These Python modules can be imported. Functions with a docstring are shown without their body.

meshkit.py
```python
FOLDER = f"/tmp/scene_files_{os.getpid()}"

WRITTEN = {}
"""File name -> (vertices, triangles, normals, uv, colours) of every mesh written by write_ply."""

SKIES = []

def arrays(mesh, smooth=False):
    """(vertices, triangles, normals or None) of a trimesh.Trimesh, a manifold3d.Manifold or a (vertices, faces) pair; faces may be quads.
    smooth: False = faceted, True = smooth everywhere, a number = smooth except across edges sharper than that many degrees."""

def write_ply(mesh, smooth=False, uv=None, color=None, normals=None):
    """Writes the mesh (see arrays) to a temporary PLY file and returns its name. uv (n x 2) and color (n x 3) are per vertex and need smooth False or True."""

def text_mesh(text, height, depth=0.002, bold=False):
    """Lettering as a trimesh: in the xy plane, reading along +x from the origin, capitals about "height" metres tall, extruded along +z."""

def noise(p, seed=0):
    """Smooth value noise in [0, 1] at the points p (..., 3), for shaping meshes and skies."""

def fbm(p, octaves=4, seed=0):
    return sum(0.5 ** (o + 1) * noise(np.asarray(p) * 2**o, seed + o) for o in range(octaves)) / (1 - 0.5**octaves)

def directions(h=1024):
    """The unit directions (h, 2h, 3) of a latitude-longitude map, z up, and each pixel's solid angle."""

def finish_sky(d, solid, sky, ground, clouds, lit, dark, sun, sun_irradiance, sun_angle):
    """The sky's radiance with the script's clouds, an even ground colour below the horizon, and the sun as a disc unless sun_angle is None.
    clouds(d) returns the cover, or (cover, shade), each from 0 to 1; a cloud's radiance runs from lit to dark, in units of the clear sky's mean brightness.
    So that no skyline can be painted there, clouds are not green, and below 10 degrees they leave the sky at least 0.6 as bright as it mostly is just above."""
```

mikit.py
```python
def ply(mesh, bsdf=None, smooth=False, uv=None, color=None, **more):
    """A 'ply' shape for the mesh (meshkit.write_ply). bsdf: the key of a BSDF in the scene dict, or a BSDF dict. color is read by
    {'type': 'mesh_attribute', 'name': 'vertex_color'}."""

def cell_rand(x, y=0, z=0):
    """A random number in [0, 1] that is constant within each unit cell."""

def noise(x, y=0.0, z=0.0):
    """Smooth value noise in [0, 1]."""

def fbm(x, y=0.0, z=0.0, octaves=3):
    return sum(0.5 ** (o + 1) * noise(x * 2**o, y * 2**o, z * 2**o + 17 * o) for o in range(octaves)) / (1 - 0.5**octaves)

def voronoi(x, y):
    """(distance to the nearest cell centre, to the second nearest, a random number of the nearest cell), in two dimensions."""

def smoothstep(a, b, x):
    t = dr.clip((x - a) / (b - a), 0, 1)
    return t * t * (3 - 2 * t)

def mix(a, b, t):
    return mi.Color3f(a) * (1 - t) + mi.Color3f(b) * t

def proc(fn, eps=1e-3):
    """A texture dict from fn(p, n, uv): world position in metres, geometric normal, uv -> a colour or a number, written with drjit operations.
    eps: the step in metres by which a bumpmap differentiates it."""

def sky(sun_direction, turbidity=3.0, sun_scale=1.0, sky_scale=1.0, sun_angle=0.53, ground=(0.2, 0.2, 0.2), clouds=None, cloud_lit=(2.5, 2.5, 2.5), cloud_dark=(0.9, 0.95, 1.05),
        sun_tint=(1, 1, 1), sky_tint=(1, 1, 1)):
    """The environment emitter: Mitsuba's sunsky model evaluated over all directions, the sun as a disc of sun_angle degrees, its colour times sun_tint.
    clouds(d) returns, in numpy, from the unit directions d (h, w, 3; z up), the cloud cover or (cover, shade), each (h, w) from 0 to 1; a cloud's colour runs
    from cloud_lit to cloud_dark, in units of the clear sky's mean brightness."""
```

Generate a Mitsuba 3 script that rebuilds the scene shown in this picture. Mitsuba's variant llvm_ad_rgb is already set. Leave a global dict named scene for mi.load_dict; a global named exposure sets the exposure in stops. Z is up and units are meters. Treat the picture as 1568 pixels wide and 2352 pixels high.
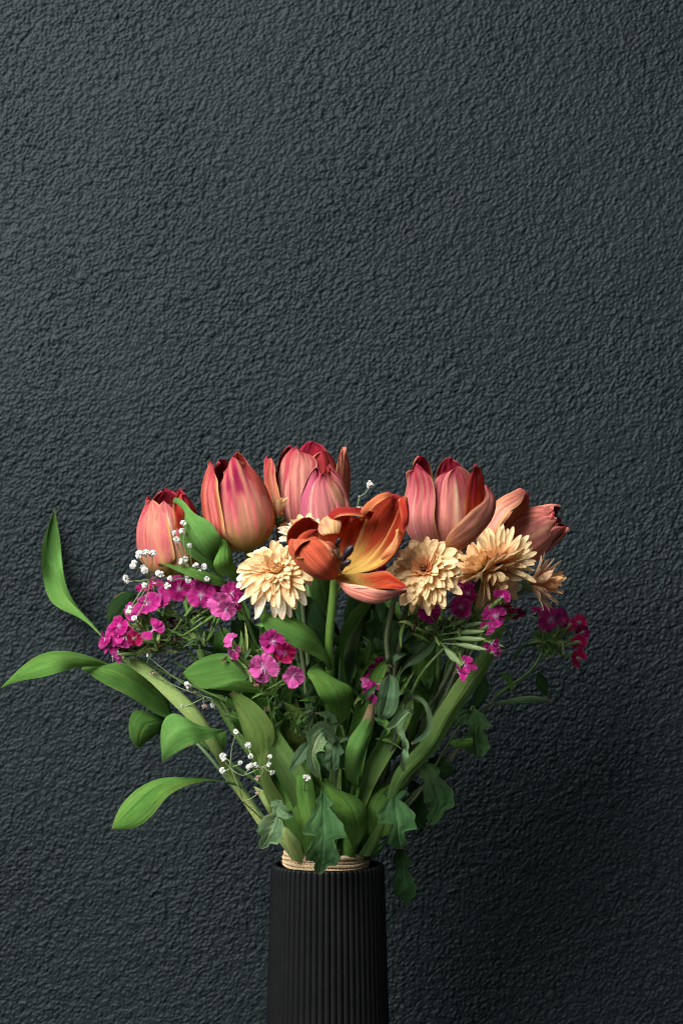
import math, numpy as np, mitsuba as mi, mikit, meshkit
from scipy.interpolate import CubicSpline, PchipInterpolator
from scipy.ndimage import gaussian_filter
T4 = mi.ScalarTransform4f
scene, labels = {}, {}
# ------------------------------------------------------------------ camera, light, exposure
S, D, CX, CY, Z0 = 0.00027, 1.62, 784.0, 1176.0, 0.46     # metres per photo unit at the bouquet, camera distance, photo centre, camera height
WALL = 0.150                                              # the wall stands 15 cm behind the vase's axis
scene['camera'] = dict(type='thinlens', fov=2 * math.degrees(math.atan(1176 * S / D)), fov_axis='y', aperture_radius=0.0045, focus_distance=D - 0.02,
                       near_clip=0.05, far_clip=30.0, to_world=T4().look_at(origin=[0, -D, Z0], target=[0, 0, Z0], up=[0, 0, 1]))
exposure = 0.28
# a tall window of daylight up to the left, and the dim light of the rest of the place
scene['window_light'] = dict(type='rectangle', to_world=T4().look_at(origin=[-0.90, -0.95, Z0 + 0.98], target=[0.0, 0.05, Z0 - 0.02], up=[0, 0, 1]).scale([0.64, 0.66, 1]),
                             emitter=dict(type='area', radiance=dict(type='rgb', value=[13.6, 13.5, 13.2])), bsdf=dict(type='diffuse', reflectance=dict(type='rgb', value=[0.5, 0.5, 0.5])))
labels['window_light'] = dict(label='tall bright window giving daylight from the upper left', category='window', kind='structure')
scene['room_light'] = dict(type='constant', radiance=dict(type='rgb', value=[0.080, 0.090, 0.094]))
# ------------------------------------------------------------------ materials
VC = dict(type='mesh_attribute', name='vertex_color')
scene['leaf_mat'] = dict(type='principledthin', base_color=VC, roughness=0.33, diff_trans=0.55, eta=1.5)
scene['petal_mat'] = dict(type='principledthin', base_color=VC, roughness=0.42, diff_trans=0.5, eta=1.42, sheen=0.25)
scene['soft_mat'] = dict(type='principledthin', base_color=VC, roughness=0.75, diff_trans=0.6, eta=1.3)
scene['stem_mat'] = dict(type='principled', base_color=VC, roughness=0.45, specular=0.4)
scene['twine_mat'] = dict(type='principled', base_color=VC, roughness=0.9, specular=0.15)
scene['vase_mat'] = dict(type='twosided', bsdf=dict(type='principled', roughness=0.5, specular=0.13, base_color=mikit.proc(
    lambda p, n, uv: mikit.mix([0.0042, 0.0045, 0.0050], [0.0075, 0.0078, 0.0085], mikit.fbm(p.x * 60, p.y * 60, p.z * 60)))))
# ------------------------------------------------------------------ helpers
def P(x, y, d=0.0):
    """A place d millimetres behind the vase's axis plane, given in photo units there."""
    k = S * (D + d / 1000) / D
    return np.array([(x - CX) * k, d / 1000, Z0 + (CY - y) * k])
def unit(v):
    return v / np.maximum(np.linalg.norm(v, axis=-1, keepdims=True), 1e-12)
def spl(pts, n, ts=None):
    pts = np.asarray(pts, float)
    if len(pts) == 2:
        return pts[0] + (pts[1] - pts[0]) * (np.linspace(0, 1, n) if ts is None else ts)[:, None]
    c = np.r_[0, np.cumsum(np.maximum(np.linalg.norm(np.diff(pts, axis=0), axis=1), 1e-9) ** 0.7)]
    return CubicSpline(c / c[-1], pts, bc_type='natural')(np.linspace(0, 1, n) if ts is None else ts)
def pro(v, n):
    v = np.atleast_1d(np.asarray(v, float))
    return np.full(n, v[0]) if len(v) == 1 else PchipInterpolator(np.linspace(0, 1, len(v)), v)(np.linspace(0, 1, n))
def sstep(a, b, x):
    t = np.clip((x - a) / (b - a), 0, 1)
    return t * t * (3 - 2 * t)
def nz(a, b, seed, oct_=3):
    a, b = np.broadcast_arrays(np.asarray(a, float), np.asarray(b, float))
    return meshkit.fbm(np.stack([a, b, np.full(a.shape, seed * 7.31)], -1), oct_, int(seed)) - 0.5
def quads(n, m):
    i = np.arange(n * m).reshape(n, m)
    return np.stack([i[:-1, :-1], i[:-1, 1:], i[1:, 1:], i[1:, :-1]], -1).reshape(-1, 4)
def gridn(G):
    return unit(np.cross(np.gradient(G, axis=0), np.gradient(G, axis=1)))
def join(ms):
    V, F, C, o = [], [], [], 0
    for v, f, c in ms:
        f = np.asarray(f)
        if f.shape[1] == 4: f = np.vstack([f[:, [0, 1, 2]], f[:, [0, 2, 3]]])
        V.append(v); F.append(f + o); C.append(c); o += len(v)
    return np.vstack(V), np.vstack(F), np.vstack(C)
def flat(G, C):
    n, m = G.shape[:2]
    return G.reshape(-1, 3), quads(n, m), np.clip(C.reshape(-1, 3), 0.002, 0.92)
def shell(G, thick, Cf, Cb, face):
    """A closed thin solid from a sheet: its front (towards face) and back have their own colours."""
    n, m = G.shape[:2]
    N = gridn(G)
    if (N * face).sum(-1).mean() < 0: N = -N
    t, u = np.linspace(0, 1, n)[:, None], np.linspace(-1, 1, m)[None]
    th = thick * np.clip((1 - np.abs(u) ** 8) * (1 - t ** 14), 0, 1)[..., None] / 2
    return join([flat(G + N * th, Cf), flat(G - N * th, Cb)])
used = {}
def fresh(key):
    used[key] = used.get(key, -1) + 1
    return key if used[key] == 0 else f'{key}_{used[key]:03d}'
def thing(name, label, cat, group=None):
    key = fresh(name)
    labels[key] = dict(label=label, category=cat)
    if group: labels[key]['group'] = group
    return key
def part(parent, name, mesh, bsdf, label=None, smooth=True):
    key = fresh(f'{parent}__{name}' if parent else name)
    v, f, c = mesh
    scene[key] = mikit.ply((v, f), bsdf, smooth=smooth, color=c)
    if label: labels[key] = dict(label=label)
    return key
def tubemesh(pts, rad, col, seg=10, n=None, seed=0):
    n = n or max(8, 5 * len(pts))
    c = spl(pts, n); r = pro(rad, n)
    t = unit(np.gradient(c, axis=0))
    a = unit(np.cross(t, [0.31, 0.9, 0.3])); b = np.cross(t, a)
    ph = np.linspace(0, 2 * np.pi, seg + 1)
    G = c[:, None] + r[:, None, None] * (a[:, None] * np.cos(ph)[None, :, None] + b[:, None] * np.sin(ph)[None, :, None])
    col = np.atleast_2d(np.asarray(col, float))
    C = np.stack([pro(col[:, k], n) for k in range(3)], -1)[:, None] * (1 + 0.35 * nz(np.cos(ph) * 2, np.linspace(0, 6, n)[:, None], seed)[..., None])
    return flat(G, C)
def blob(c, r, col, squash=(1, 1, 1), seed=0, rough=0.25, n=9):
    th, ph = np.linspace(0, np.pi, n)[:, None], np.linspace(2 * np.pi, 0, 2 * n)[None]
    d = np.stack([np.sin(th) * np.cos(ph), np.sin(th) * np.sin(ph), np.cos(th) + 0 * ph], -1)
    k = 1 + rough * 2 * (meshkit.fbm(d * 2.2 + seed, 2, seed) - 0.5)
    return flat(np.asarray(c) + d * k[..., None] * r * np.asarray(squash), np.asarray(col) * (0.8 + 0.4 * k[..., None] - 0.2 + 0 * d))
# ---- greens, in linear base colour: body, vein
GREEN = dict(ruscus=((0.050, 0.125, 0.026), (0.085, 0.18, 0.04)), tulip=((0.072, 0.175, 0.032), (0.11, 0.225, 0.05)), pale=((0.31, 0.44, 0.14), (0.40, 0.52, 0.20)), strap=((0.140, 0.270, 0.072), (0.20, 0.34, 0.105)),
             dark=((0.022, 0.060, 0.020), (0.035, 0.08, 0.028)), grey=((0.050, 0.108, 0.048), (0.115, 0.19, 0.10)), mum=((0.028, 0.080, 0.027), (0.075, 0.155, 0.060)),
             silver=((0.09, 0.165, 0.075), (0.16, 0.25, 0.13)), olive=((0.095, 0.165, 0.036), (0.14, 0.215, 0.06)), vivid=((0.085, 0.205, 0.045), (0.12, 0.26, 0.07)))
def leafcol(n, m, kind, seed, brown=0.0, rib=0.5, tipc=(0.23, 0.15, 0.09)):
    t, u = np.linspace(0, 1, n)[:, None], np.linspace(-1, 1, m)[None]
    a, b = (np.array(x) for x in GREEN[kind])
    k = 1.2 * nz(u * 9 + 3, t * 1.6, seed) + 1.3 * nz(u * 26, t * 1.0, seed + 7, 2) + 1.1 * nz(u * 2, t * 2.5, seed + 21) + 0.35
    k = np.clip(k + rib * np.exp(-(u / 0.07) ** 2) * (1 - 0.6 * t) + 0.25 * sstep(0.9, 1, np.abs(u)), 0, 1)
    C = a + (b - a) * k[..., None]
    C = C * (1 + 0.7 * nz(u * 2, t * 5, seed + 3)[..., None])
    C = C * (1 + np.array([0.5, 0.1, 0.0]) * np.clip(nz(u * 1.5, t * 3, seed + 9) * 2, 0, 1)[..., None])
    if brown:
        C = C + (np.array(tipc) - C) * sstep(1 - brown - 0.03, 1 - brown + 0.04, t + 0.10 * nz(u * 3, t * 5, seed + 5) + 0.05 * u)[..., None]
    C = C * (1 - 0.35 * sstep(0.30, 0.42, nz(u * 9 + 31, t * 14, seed + 15, 2))[..., None]) + 0.05 * sstep(0.33, 0.40, nz(u * 14 + 7, t * 26, seed + 16, 2))[..., None]
    worn = sstep(0.90, 0.98, np.abs(u)) * sstep(0.10, 0.20, nz(u * 1.5 + 50, t * 7, seed + 30))
    C = C + (np.array((0.20, 0.15, 0.07)) - C) * (0.75 * worn)[..., None]
    tip = sstep(0.965, 1.0, t + 0 * u)[..., None]
    return C + (np.array((0.26, 0.17, 0.08)) - C) * tip * 0.8
def leaf2(parent, A, B, d, kind, tilt=0.0, bulge=0.12, fold=0.0, n=52, m=37, seed=1, wav=0.03, brown=0.0, name='leaf', label=None, rib=0.5, mat='leaf_mat', teeth=0.0):
    """A leaf between its two edges A and B (base to tip), d millimetres deep along its length, one edge tilted behind the other."""
    A, B = (np.column_stack([spl(E, n)]) for E in (A, B))
    d, tl = pro(d, n), pro(tilt, n)
    if teeth:
        t0 = np.linspace(0, 1, n); w0 = B - A
        A = A - w0 * teeth * nz(t0 * 15, 0 * t0, seed, 1)[:, None]; B = B + w0 * teeth * nz(t0 * 15, 0 * t0 + 5, seed, 1)[:, None]
    ea = np.array([P(x, y, z) for (x, y), z in zip(A, d - tl / 2)]); eb = np.array([P(x, y, z) for (x, y), z in zip(B, d + tl / 2)])
    u = np.linspace(-1, 1, m)[None, :, None]; t = np.linspace(0, 1, n)[:, None]
    G = ea[:, None] * (1 - u) / 2 + eb[:, None] * (1 + u) / 2
    w = np.linalg.norm(eb - ea, axis=1); mid = (ea + eb) / 2
    N = unit(np.cross(np.gradient(mid, axis=0), eb - ea)); N[N[:, 1] > 0] *= -1
    good = w > 0.25 * w.max(); idx = np.arange(n)
    N = unit(gaussian_filter(np.stack([np.interp(idx, idx[good], N[good, k]) for k in range(3)], -1), [2, 0], mode='nearest'))
    uu = u[..., 0]
    h = pro(bulge, n)[:, None] * (1 - uu ** 2) + pro(fold, n)[:, None] * (1 - np.abs(uu)) ** 1.0 + wav * 2.4 * nz(uu * 1.7 + 9, t * 4, seed) + 0.022 * nz(uu * 10, t * 1.3, seed + 1) + 0.010 * nz(uu * 24, t * 1.6, seed + 2)
    h = h - 0.03 * np.exp(-(uu / 0.08) ** 2) * rib
    G = G + N[:, None] * (h * w[:, None])[..., None]
    return part(parent, name, flat(G, leafcol(n, m, kind, seed, brown, rib)), mat, label)
def blade(pts, hw, face=(0, -1, 0), roll=0.0, cup=0.0, fold=0.0, n=16, m=7, hwr=None, seed=1, wav=0.0, sweep=0.0, world=False):
    """A sheet along a line: half-widths hw (in photo units), rolled about the line; cup bends its section, fold creases it."""
    c = spl(pts if world else [P(*p) for p in pts], n)
    t = unit(np.gradient(c, axis=0)); f = np.asarray(face, float)
    N = unit(f - t * (t * f).sum(-1, keepdims=True)); sd = np.cross(t, N)
    r = np.radians(pro(roll, n))[:, None]
    N, sd = N * np.cos(r) + sd * np.sin(r), sd * np.cos(r) - N * np.sin(r)
    wl = pro(hw, n) * S; wr = pro(hwr if hwr is not None else hw, n) * S
    u = np.linspace(-1, 1, m)[None]; w = np.where(u < 0, wl[:, None], wr[:, None])
    cp = pro(cup, n)[:, None]; tt = np.linspace(0, 1, n)[:, None]
    ang = u * np.where(np.abs(cp) < 1e-3, 1e-3, cp); cps = np.where(np.abs(cp) < 1e-3, 1e-3, cp)
    x = w * np.sin(ang) / cps; y = w * (1 - np.cos(ang)) / np.abs(cps) * np.sign(cps) + fold * np.abs(u) * w + wav * w * 2 * nz(u * 1.6, tt * 4, seed)
    if sweep: x, along = x, sweep * np.abs(u) * w
    G = c[:, None] + sd[:, None] * x[..., None] + N[:, None] * y[..., None]
    return G + t[:, None] * along[..., None] if sweep else G
def lobed(parent, pts, W, kind, seed, lobes=3, roll=0.0, cup=0.25, depth=0.55, name='leaf', face=(0, -1, 0), label=None, sharp=1.0, tipw=0.1):
    """A chrysanthemum leaf: deep lobes with small teeth either side of a pale midrib."""
    n = 60; t = np.linspace(0, 1, n); rng = np.random.default_rng(seed)
    def side(o):
        env = np.interp(t, [0, 0.08, 0.2, 0.45, 0.7, 0.9, 1], [0.10, 0.12, 0.55, 1.0, 0.85, 0.45, tipw * 0.3])
        ph = (t * lobes + o) % 1.0
        saw = np.interp(ph, [0, 0.10, 0.45, 0.80, 0.92, 1.0], [0.0, 0.1, 0.85, 1.0, 0.35, 0.0])
        tooth = 0.10 * (1 - np.abs(((t * lobes * 3.2 + o * 2) % 1.0) * 2 - 1))
        return W * env * np.maximum(1 - depth + depth * saw + tooth - 0.05, 0.04)
    G = blade(pts, side(rng.uniform(0.0, 0.25)), roll=roll, cup=cup, n=n, m=19, hwr=side(rng.uniform(0.2, 0.5)), seed=seed, wav=0.3, sweep=0.30 * sharp, face=face)
    u = np.linspace(-1, 1, 19)[None]; tt = t[:, None]
    C = leafcol(n, 19, kind, seed, rib=1.0)
    sv = np.exp(-(((tt - 0.35 * np.abs(u)) * lobes * 1.0 % 1 - 0.5) / 0.09) ** 2) * 0.35
    C = C + (np.array(GREEN[kind][1]) - C) * sv[..., None]
    N = gridn(G); G = G + N * (0.0011 * np.exp(-(u / 0.09) ** 2) * (1 - 0.5 * tt) - 0.0006 * nz(u * 5, tt * 9, seed + 2))[..., None]
    return part(parent, name, flat(G, C), 'soft_mat' if kind == 'silver' else 'leaf_mat', label)
NECK = (750.0, 1978.0)
def neck(i):
    """Where stem i passes the twine: a place on a sunflower spiral inside the binding."""
    r = 74 * math.sqrt((i % 34 + 0.6) / 34); a = 2.39996 * i
    return (NECK[0] + r * math.cos(a), NECK[1] - 3, 0.27 * r * math.sin(a))
def stem(parent, pts, i, r=(5, 6), col=((0.10, 0.19, 0.045), (0.11, 0.20, 0.05)), name='stem', seed=None, dead=False):
    """A stem through the given places, then through the twine and down into the vase."""
    q = neck(i)
    pts = [P(*p) for p in pts] + ([] if dead else [P(*q), P(NECK[0] - (q[0] - NECK[0]) * 0.5, 2110, -q[2] * 0.5)])
    return part(parent, name, tubemesh(pts, np.asarray(r) * S, col, seed=i if seed is None else seed), 'stem_mat')
def frame(A):
    A = unit(np.asarray(A, float)); up = np.array([0, 0, 1.0])
    if abs(A[2]) > 0.97: up = np.array([0, 1.0, 0])
    Up = unit(up - A * (A @ up)); return A, Up, np.cross(Up, A)
# ------------------------------------------------------------------ the wall: one sheet of dark rolled plaster, every lump of it real relief
def build_wall():
    fx, fz = np.arange(-0.239, 0.2391, 0.00064), np.arange(-0.355, 0.3551, 0.00064)
    grow = np.cumsum(0.00064 * 1.3 ** np.arange(1, 30)); grow = grow[grow < 1.3]
    xs = np.r_[fx[0] - grow[::-1], fx, fx[-1] + grow]; zs = np.r_[fz[0] - grow[::-1], fz, fz[-1] + grow]; zs = zs[zs > -Z0 - 0.05]
    rng = np.random.default_rng(5)
    n0, n1 = len(zs), len(xs)
    def layer(sz, sx):
        g = gaussian_filter(rng.standard_normal((n0, n1)), (sz, sx)); return g / g.std()
    def band(lo, hi):
        w = rng.standard_normal((n0, n1)); g = gaussian_filter(w, lo) - gaussian_filter(w, hi); return g / g.std()
    from scipy.spatial import cKDTree                      # rounded lumps of plaster, each with its own size and height
    pitch = 4.6; gi, gj = np.meshgrid(np.arange(0, n0, pitch * 0.92), np.arange(0, n1, pitch * 1.08), indexing='ij')
    c = np.stack([gi.ravel(), gj.ravel()], -1) + rng.uniform(-0.62, 0.62, (gi.size, 2)) * pitch
    tree = cKDTree(c); big = rng.normal(0, 1, len(c))
    yy, xx = np.meshgrid(np.arange(n0), np.arange(n1), indexing='ij')
    q = np.stack([yy + 1.5 * band(2, 6), xx + 1.5 * band(2, 6)], -1).reshape(-1, 2)
    dd, ii = tree.query(q, k=2, workers=4)
    f1, f2 = dd[:, 0].reshape(n0, n1), dd[:, 1].reshape(n0, n1)
    h = np.sqrt(np.clip(f2 - f1, 0, None) / pitch) * 1.0 - 0.25 * (f1 / pitch) ** 2 + 0.13 * big[ii[:, 0]].reshape(n0, n1)
    h = gaussian_filter(h, 0.74); h = (h - h.mean()) / h.std()
    h = 0.8 * h + 0.45 * band((0.75, 0.85), (1.5, 1.7)) + 0.08 * band((2.0, 2.3), (4, 5)) + 0.08 * layer(8, 10)
    h = h * (0.78 + 0.26 * np.clip(layer(36, 36) * 0.5 + 0.5, 0, 1)) * 0.00041 + 0.00013 * layer(14, 18)
    X, Z = np.meshgrid(xs, zs)
    fade = sstep(0, 1, np.clip((0.2388 - np.abs(X)) / 0.005, 0, 1)) * sstep(0, 1, np.clip((0.3548 - np.abs(Z)) / 0.005, 0, 1))
    G = np.stack([X, WALL - h * fade, Z + Z0], -1)
    return G.reshape(-1, 3), quads(n0, n1)
def plaster(p, n, uv):
    """Grain everywhere, and beyond the modelled stretch the lumps too."""
    out = mikit.smoothstep(0, 0.005, mi.Float(abs(p.x)) - 0.2338) ; out = mi.Float(1) - (1 - out) * (1 - mikit.smoothstep(0, 0.005, mi.Float(abs(p.z - Z0)) - 0.3498))
    w = 0.35 * mikit.noise(p.x * 500, p.z * 500, 7.0)
    f1, f2, c = mikit.voronoi(p.x / 0.0046 + w, p.z / 0.0042 + w)
    return 0.00012 * mikit.fbm(p.x * 900, p.z * 900, octaves=2) + out * (0.0011 * mikit.smoothstep(0.0, 0.9, f2 - f1) + 0.0007 * c * mikit.smoothstep(0.0, 0.3, f2 - f1) + 0.0016 * mikit.noise(p.x * 160, p.z * 160, 3.0))
scene['wall_mat'] = dict(type='twosided', bsdf=dict(type='bumpmap', scale=1.0, arbitrary=mikit.proc(plaster, eps=2.5e-4),
    bsdf=dict(type='principled', roughness=0.58, specular=0.17, base_color=mikit.proc(
        lambda p, n, uv: mikit.mix([0.0080, 0.0130, 0.0152], [0.0125, 0.0194, 0.0222], mikit.fbm(p.x * 9, p.z * 9, 2.0)) * (0.85 + 0.3 * mikit.noise(p.x * 420, p.z * 420))))))
wv, wf = build_wall()
scene['wall'] = mikit.ply((wv, wf), 'wall_mat', smooth=True)
labels['wall'] = dict(label='dark slate wall with a coarse pebbly plaster coat', category='wall', kind='structure')
TABLE = Z0 - 1530 * S
scene['table_mat'] = dict(type='principled', roughness=0.5, base_color=mikit.proc(lambda p, n, uv: mikit.mix([0.035, 0.032, 0.03], [0.05, 0.046, 0.042], mikit.fbm(p.x * 6, p.y * 60, 1.0))))
def table():
    x, y0, y1, z = 0.8, -0.35, WALL - 0.004, TABLE
    v = np.array([[i, j, k] for k in (z - 0.035, z) for j in (y0, y1) for i in (-x, x)], float)
    f = np.array([[0, 2, 3, 1], [4, 5, 7, 6], [0, 1, 5, 4], [2, 6, 7, 3], [0, 4, 6, 2], [1, 3, 7, 5]]); return v, f
scene['ground'] = mikit.ply(table(), 'table_mat'); labels['ground'] = dict(label='dark table top the vase stands on', category='table', kind='structure')
# ------------------------------------------------------------------ the vase: tapered, fluted, matt black
VX = 752.0
def build_vase():
    t = thing('vase', 'tall matt black fluted vase holding the whole bouquet', 'vase')
    NR, seg = 58, 58 * 12
    ph = np.linspace(0, 2 * np.pi, seg + 1); x0 = (VX - CX) * S; ztop = Z0 + (CY - 1984) * S
    def ring(z, r, depth):
        w = np.abs(np.sin(NR * ph / 2)); f = depth * (np.sqrt(np.clip(w, 0, 1)) - 0.55)
        return np.stack([x0 + (r + f) * np.cos(ph), (r + f) * np.sin(ph), np.full(len(ph), z)], -1)
    H = ztop - TABLE; rt, rb = 128 * S, 150 * S
    rows = [ring(TABLE + 0.0005, rb - 0.004, 0), ring(TABLE + 0.0005, rb - 0.001, 0.0006)]
    for k in np.linspace(0.012, 1, 40): rows.append(ring(TABLE + H * k - (0.0016 if k == 1 else 0), rb + (rt - rb) * k, 0.0014 * (1 + 0.05 * math.sin(k * 9))))
    rows += [ring(ztop - 0.0006, rt - 0.0004, 0.0012), ring(ztop, rt - 0.0011, 0.0006), ring(ztop, rt - 0.0022, 0.0)]
    G = np.array(rows)
    part(t, 'body', flat(G, np.full(G.shape, 0.02)), 'vase_mat')
    inner = np.array([ring(ztop, rt - 0.0022, 0), ring(ztop - 0.0006, rt - 0.0031, 0), ring(ztop - 0.02, rt - 0.0034, 0), ring(ztop - 0.12, rt - 0.001, 0), ring(ztop - 0.12, 0.001, 0)])
    part(t, 'lining', flat(inner, np.full(inner.shape, 0.02)), 'vase_mat')
build_vase()
def build_twine():
    t = thing('twine', 'natural jute twine wound several times round the stems at the vase mouth', 'twine')
    rng = np.random.default_rng(3)
    for k in range(5):
        yc = 1959 + 6.6 * k; rr = 95 + rng.uniform(-3, 2); n = 260
        a = np.linspace(0, 2 * np.pi, n); tl = rng.uniform(-3.5, 3.5)
        c = np.stack([(VX - 4 - CX + rr * np.cos(a)) * S, rr * np.sin(a) * S, Z0 + (CY - yc + tl * np.cos(a + k) + 1.2 * np.sin(5 * a + k)) * S], -1)
        tg = unit(np.gradient(c, axis=0)); e1 = np.stack([np.cos(a), np.sin(a), 0 * a], -1); e2 = np.cross(tg, e1)
        ms = []
        for s_ in range(3):
            w = a * 24 + s_ * 2 * np.pi / 3
            cs = c + (e1 * np.cos(w)[:, None] + e2 * np.sin(w)[:, None]) * 2.3 * S
            cols = np.array([0.50, 0.37, 0.22]) * (1 + 0.6 * nz(a * 40, 0 * a + s_, k)[:, None])
            ph = np.linspace(0, 2 * np.pi, 7)
            G = cs[:, None] + (e1[:, None] * np.cos(ph)[None, :, None] + e2[:, None] * np.sin(ph)[None, :, None]) * 2.7 * S * (1 + 0.3 * nz(a * 60, 0 * a, s_ + k * 3)[:, None, None])
            ms.append(flat(G, np.repeat(cols[:, None], 7, 1)))
        for f in range(26):                                # loose fibres
            j = rng.integers(0, n); v = e1[j] * rng.uniform(0.3, 1) + e2[j] * rng.uniform(-1, 1) + tg[j] * rng.uniform(-1.5, 1.5)
            p0 = c[j] + e1[j] * 3 * S
            ms.append(tubemesh([p0, p0 + v * 3 * S, p0 + v * 6 * S + np.array([0, 0, rng.uniform(-3, 2) * S])], [0.35 * S, 0.2 * S], (0.42, 0.3, 0.19), 3, 4))
        part(t, 'strand', join(ms), 'twine_mat')
build_twine()
exec_order = []
# ------------------------------------------------------------------ tulips
YEL, SAL, PNK, CRI, RED, ORA = (np.array(x) for x in ((0.60, 0.41, 0.10), (0.58, 0.20, 0.125), (0.53, 0.125, 0.125), (0.34, 0.020, 0.050), (0.27, 0.022, 0.011), (0.44, 0.095, 0.038)))
def tulipcol(n, m, seed, a=SAL, b=PNK, tipc=CRI, ybase=0.22, tip=0.80, edge=0.5, blot=0.0, rib=0.0, streak=1.0):
    t, u = np.linspace(0, 1, n)[:, None], np.linspace(-1, 1, m)[None]
    s1 = nz(u * 7 + 1.2 * nz(u * 2, t * 3, seed + 40), t * 1.2, seed) * 1.3 * streak
    s2 = nz(u * 20 + 2 * nz(u * 2, t * 4, seed + 41), t * 2.2, seed + 1, 2) * 1.3 * streak
    s3 = nz(u * 48 + 3 * nz(u * 2, t * 4, seed + 43), t * 3.0, seed + 60, 2) * streak
    C = a + (b - a) * np.clip(0.5 + 1.1 * (t - 0.5) + 3.0 * nz(u * 2.5, t * 2.4, seed + 2) + 0.7 * s1 + 1.1 * s2, 0, 1)[..., None]
    C = C * (1 + 0.9 * s1 + 0.8 * s2 + 0.8 * s3)[..., None]
    C = C + (a * 0.75 + 0.25 * CRI - C) * np.clip(-2.6 * s1 - 1.2 * s2 - 0.24, 0, 0.6)[..., None]
    yb = 1 - sstep(ybase * 0.35, ybase * 1.5, t + 0.35 * s1 + 0.2 * s2 - 0.05 * u ** 2)
    C = C + (YEL - C) * (0.85 * yb)[..., None]
    ed = sstep(0.86, 1.0, np.abs(u) + 0.10 * s2) * sstep(0.1, 0.3, t) * edge
    C = C + (np.array((0.72, 0.42, 0.16)) - C) * ed[..., None]
    tp = sstep(tip - 0.03, tip + 0.2, t + 0.5 * s1 + 0.5 * s2 + 0.6 * nz(u * 2, t * 2, seed + 8))
    C = C + (tipc - C) * (0.85 * tp)[..., None]
    if blot:
        bl = np.exp(-((t - 0.80) / 0.10) ** 2 - ((u + 0.05) / 0.35) ** 2) * blot * (0.7 + 2.5 * s1 + 1.5 * s2)
        C = C + (np.array((0.22, 0.012, 0.05)) - C) * np.clip(bl, 0, 0.9)[..., None]
    if rib:
        C = C + (np.array((0.78, 0.55, 0.36)) - C) * (rib * np.exp(-((u + 0.04 * nz(0 * u, t * 3, seed)) / 0.06) ** 2) * sstep(0.05, 0.2, t) * (1 - sstep(0.8, 0.95, t)))[..., None]
    return C
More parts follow.
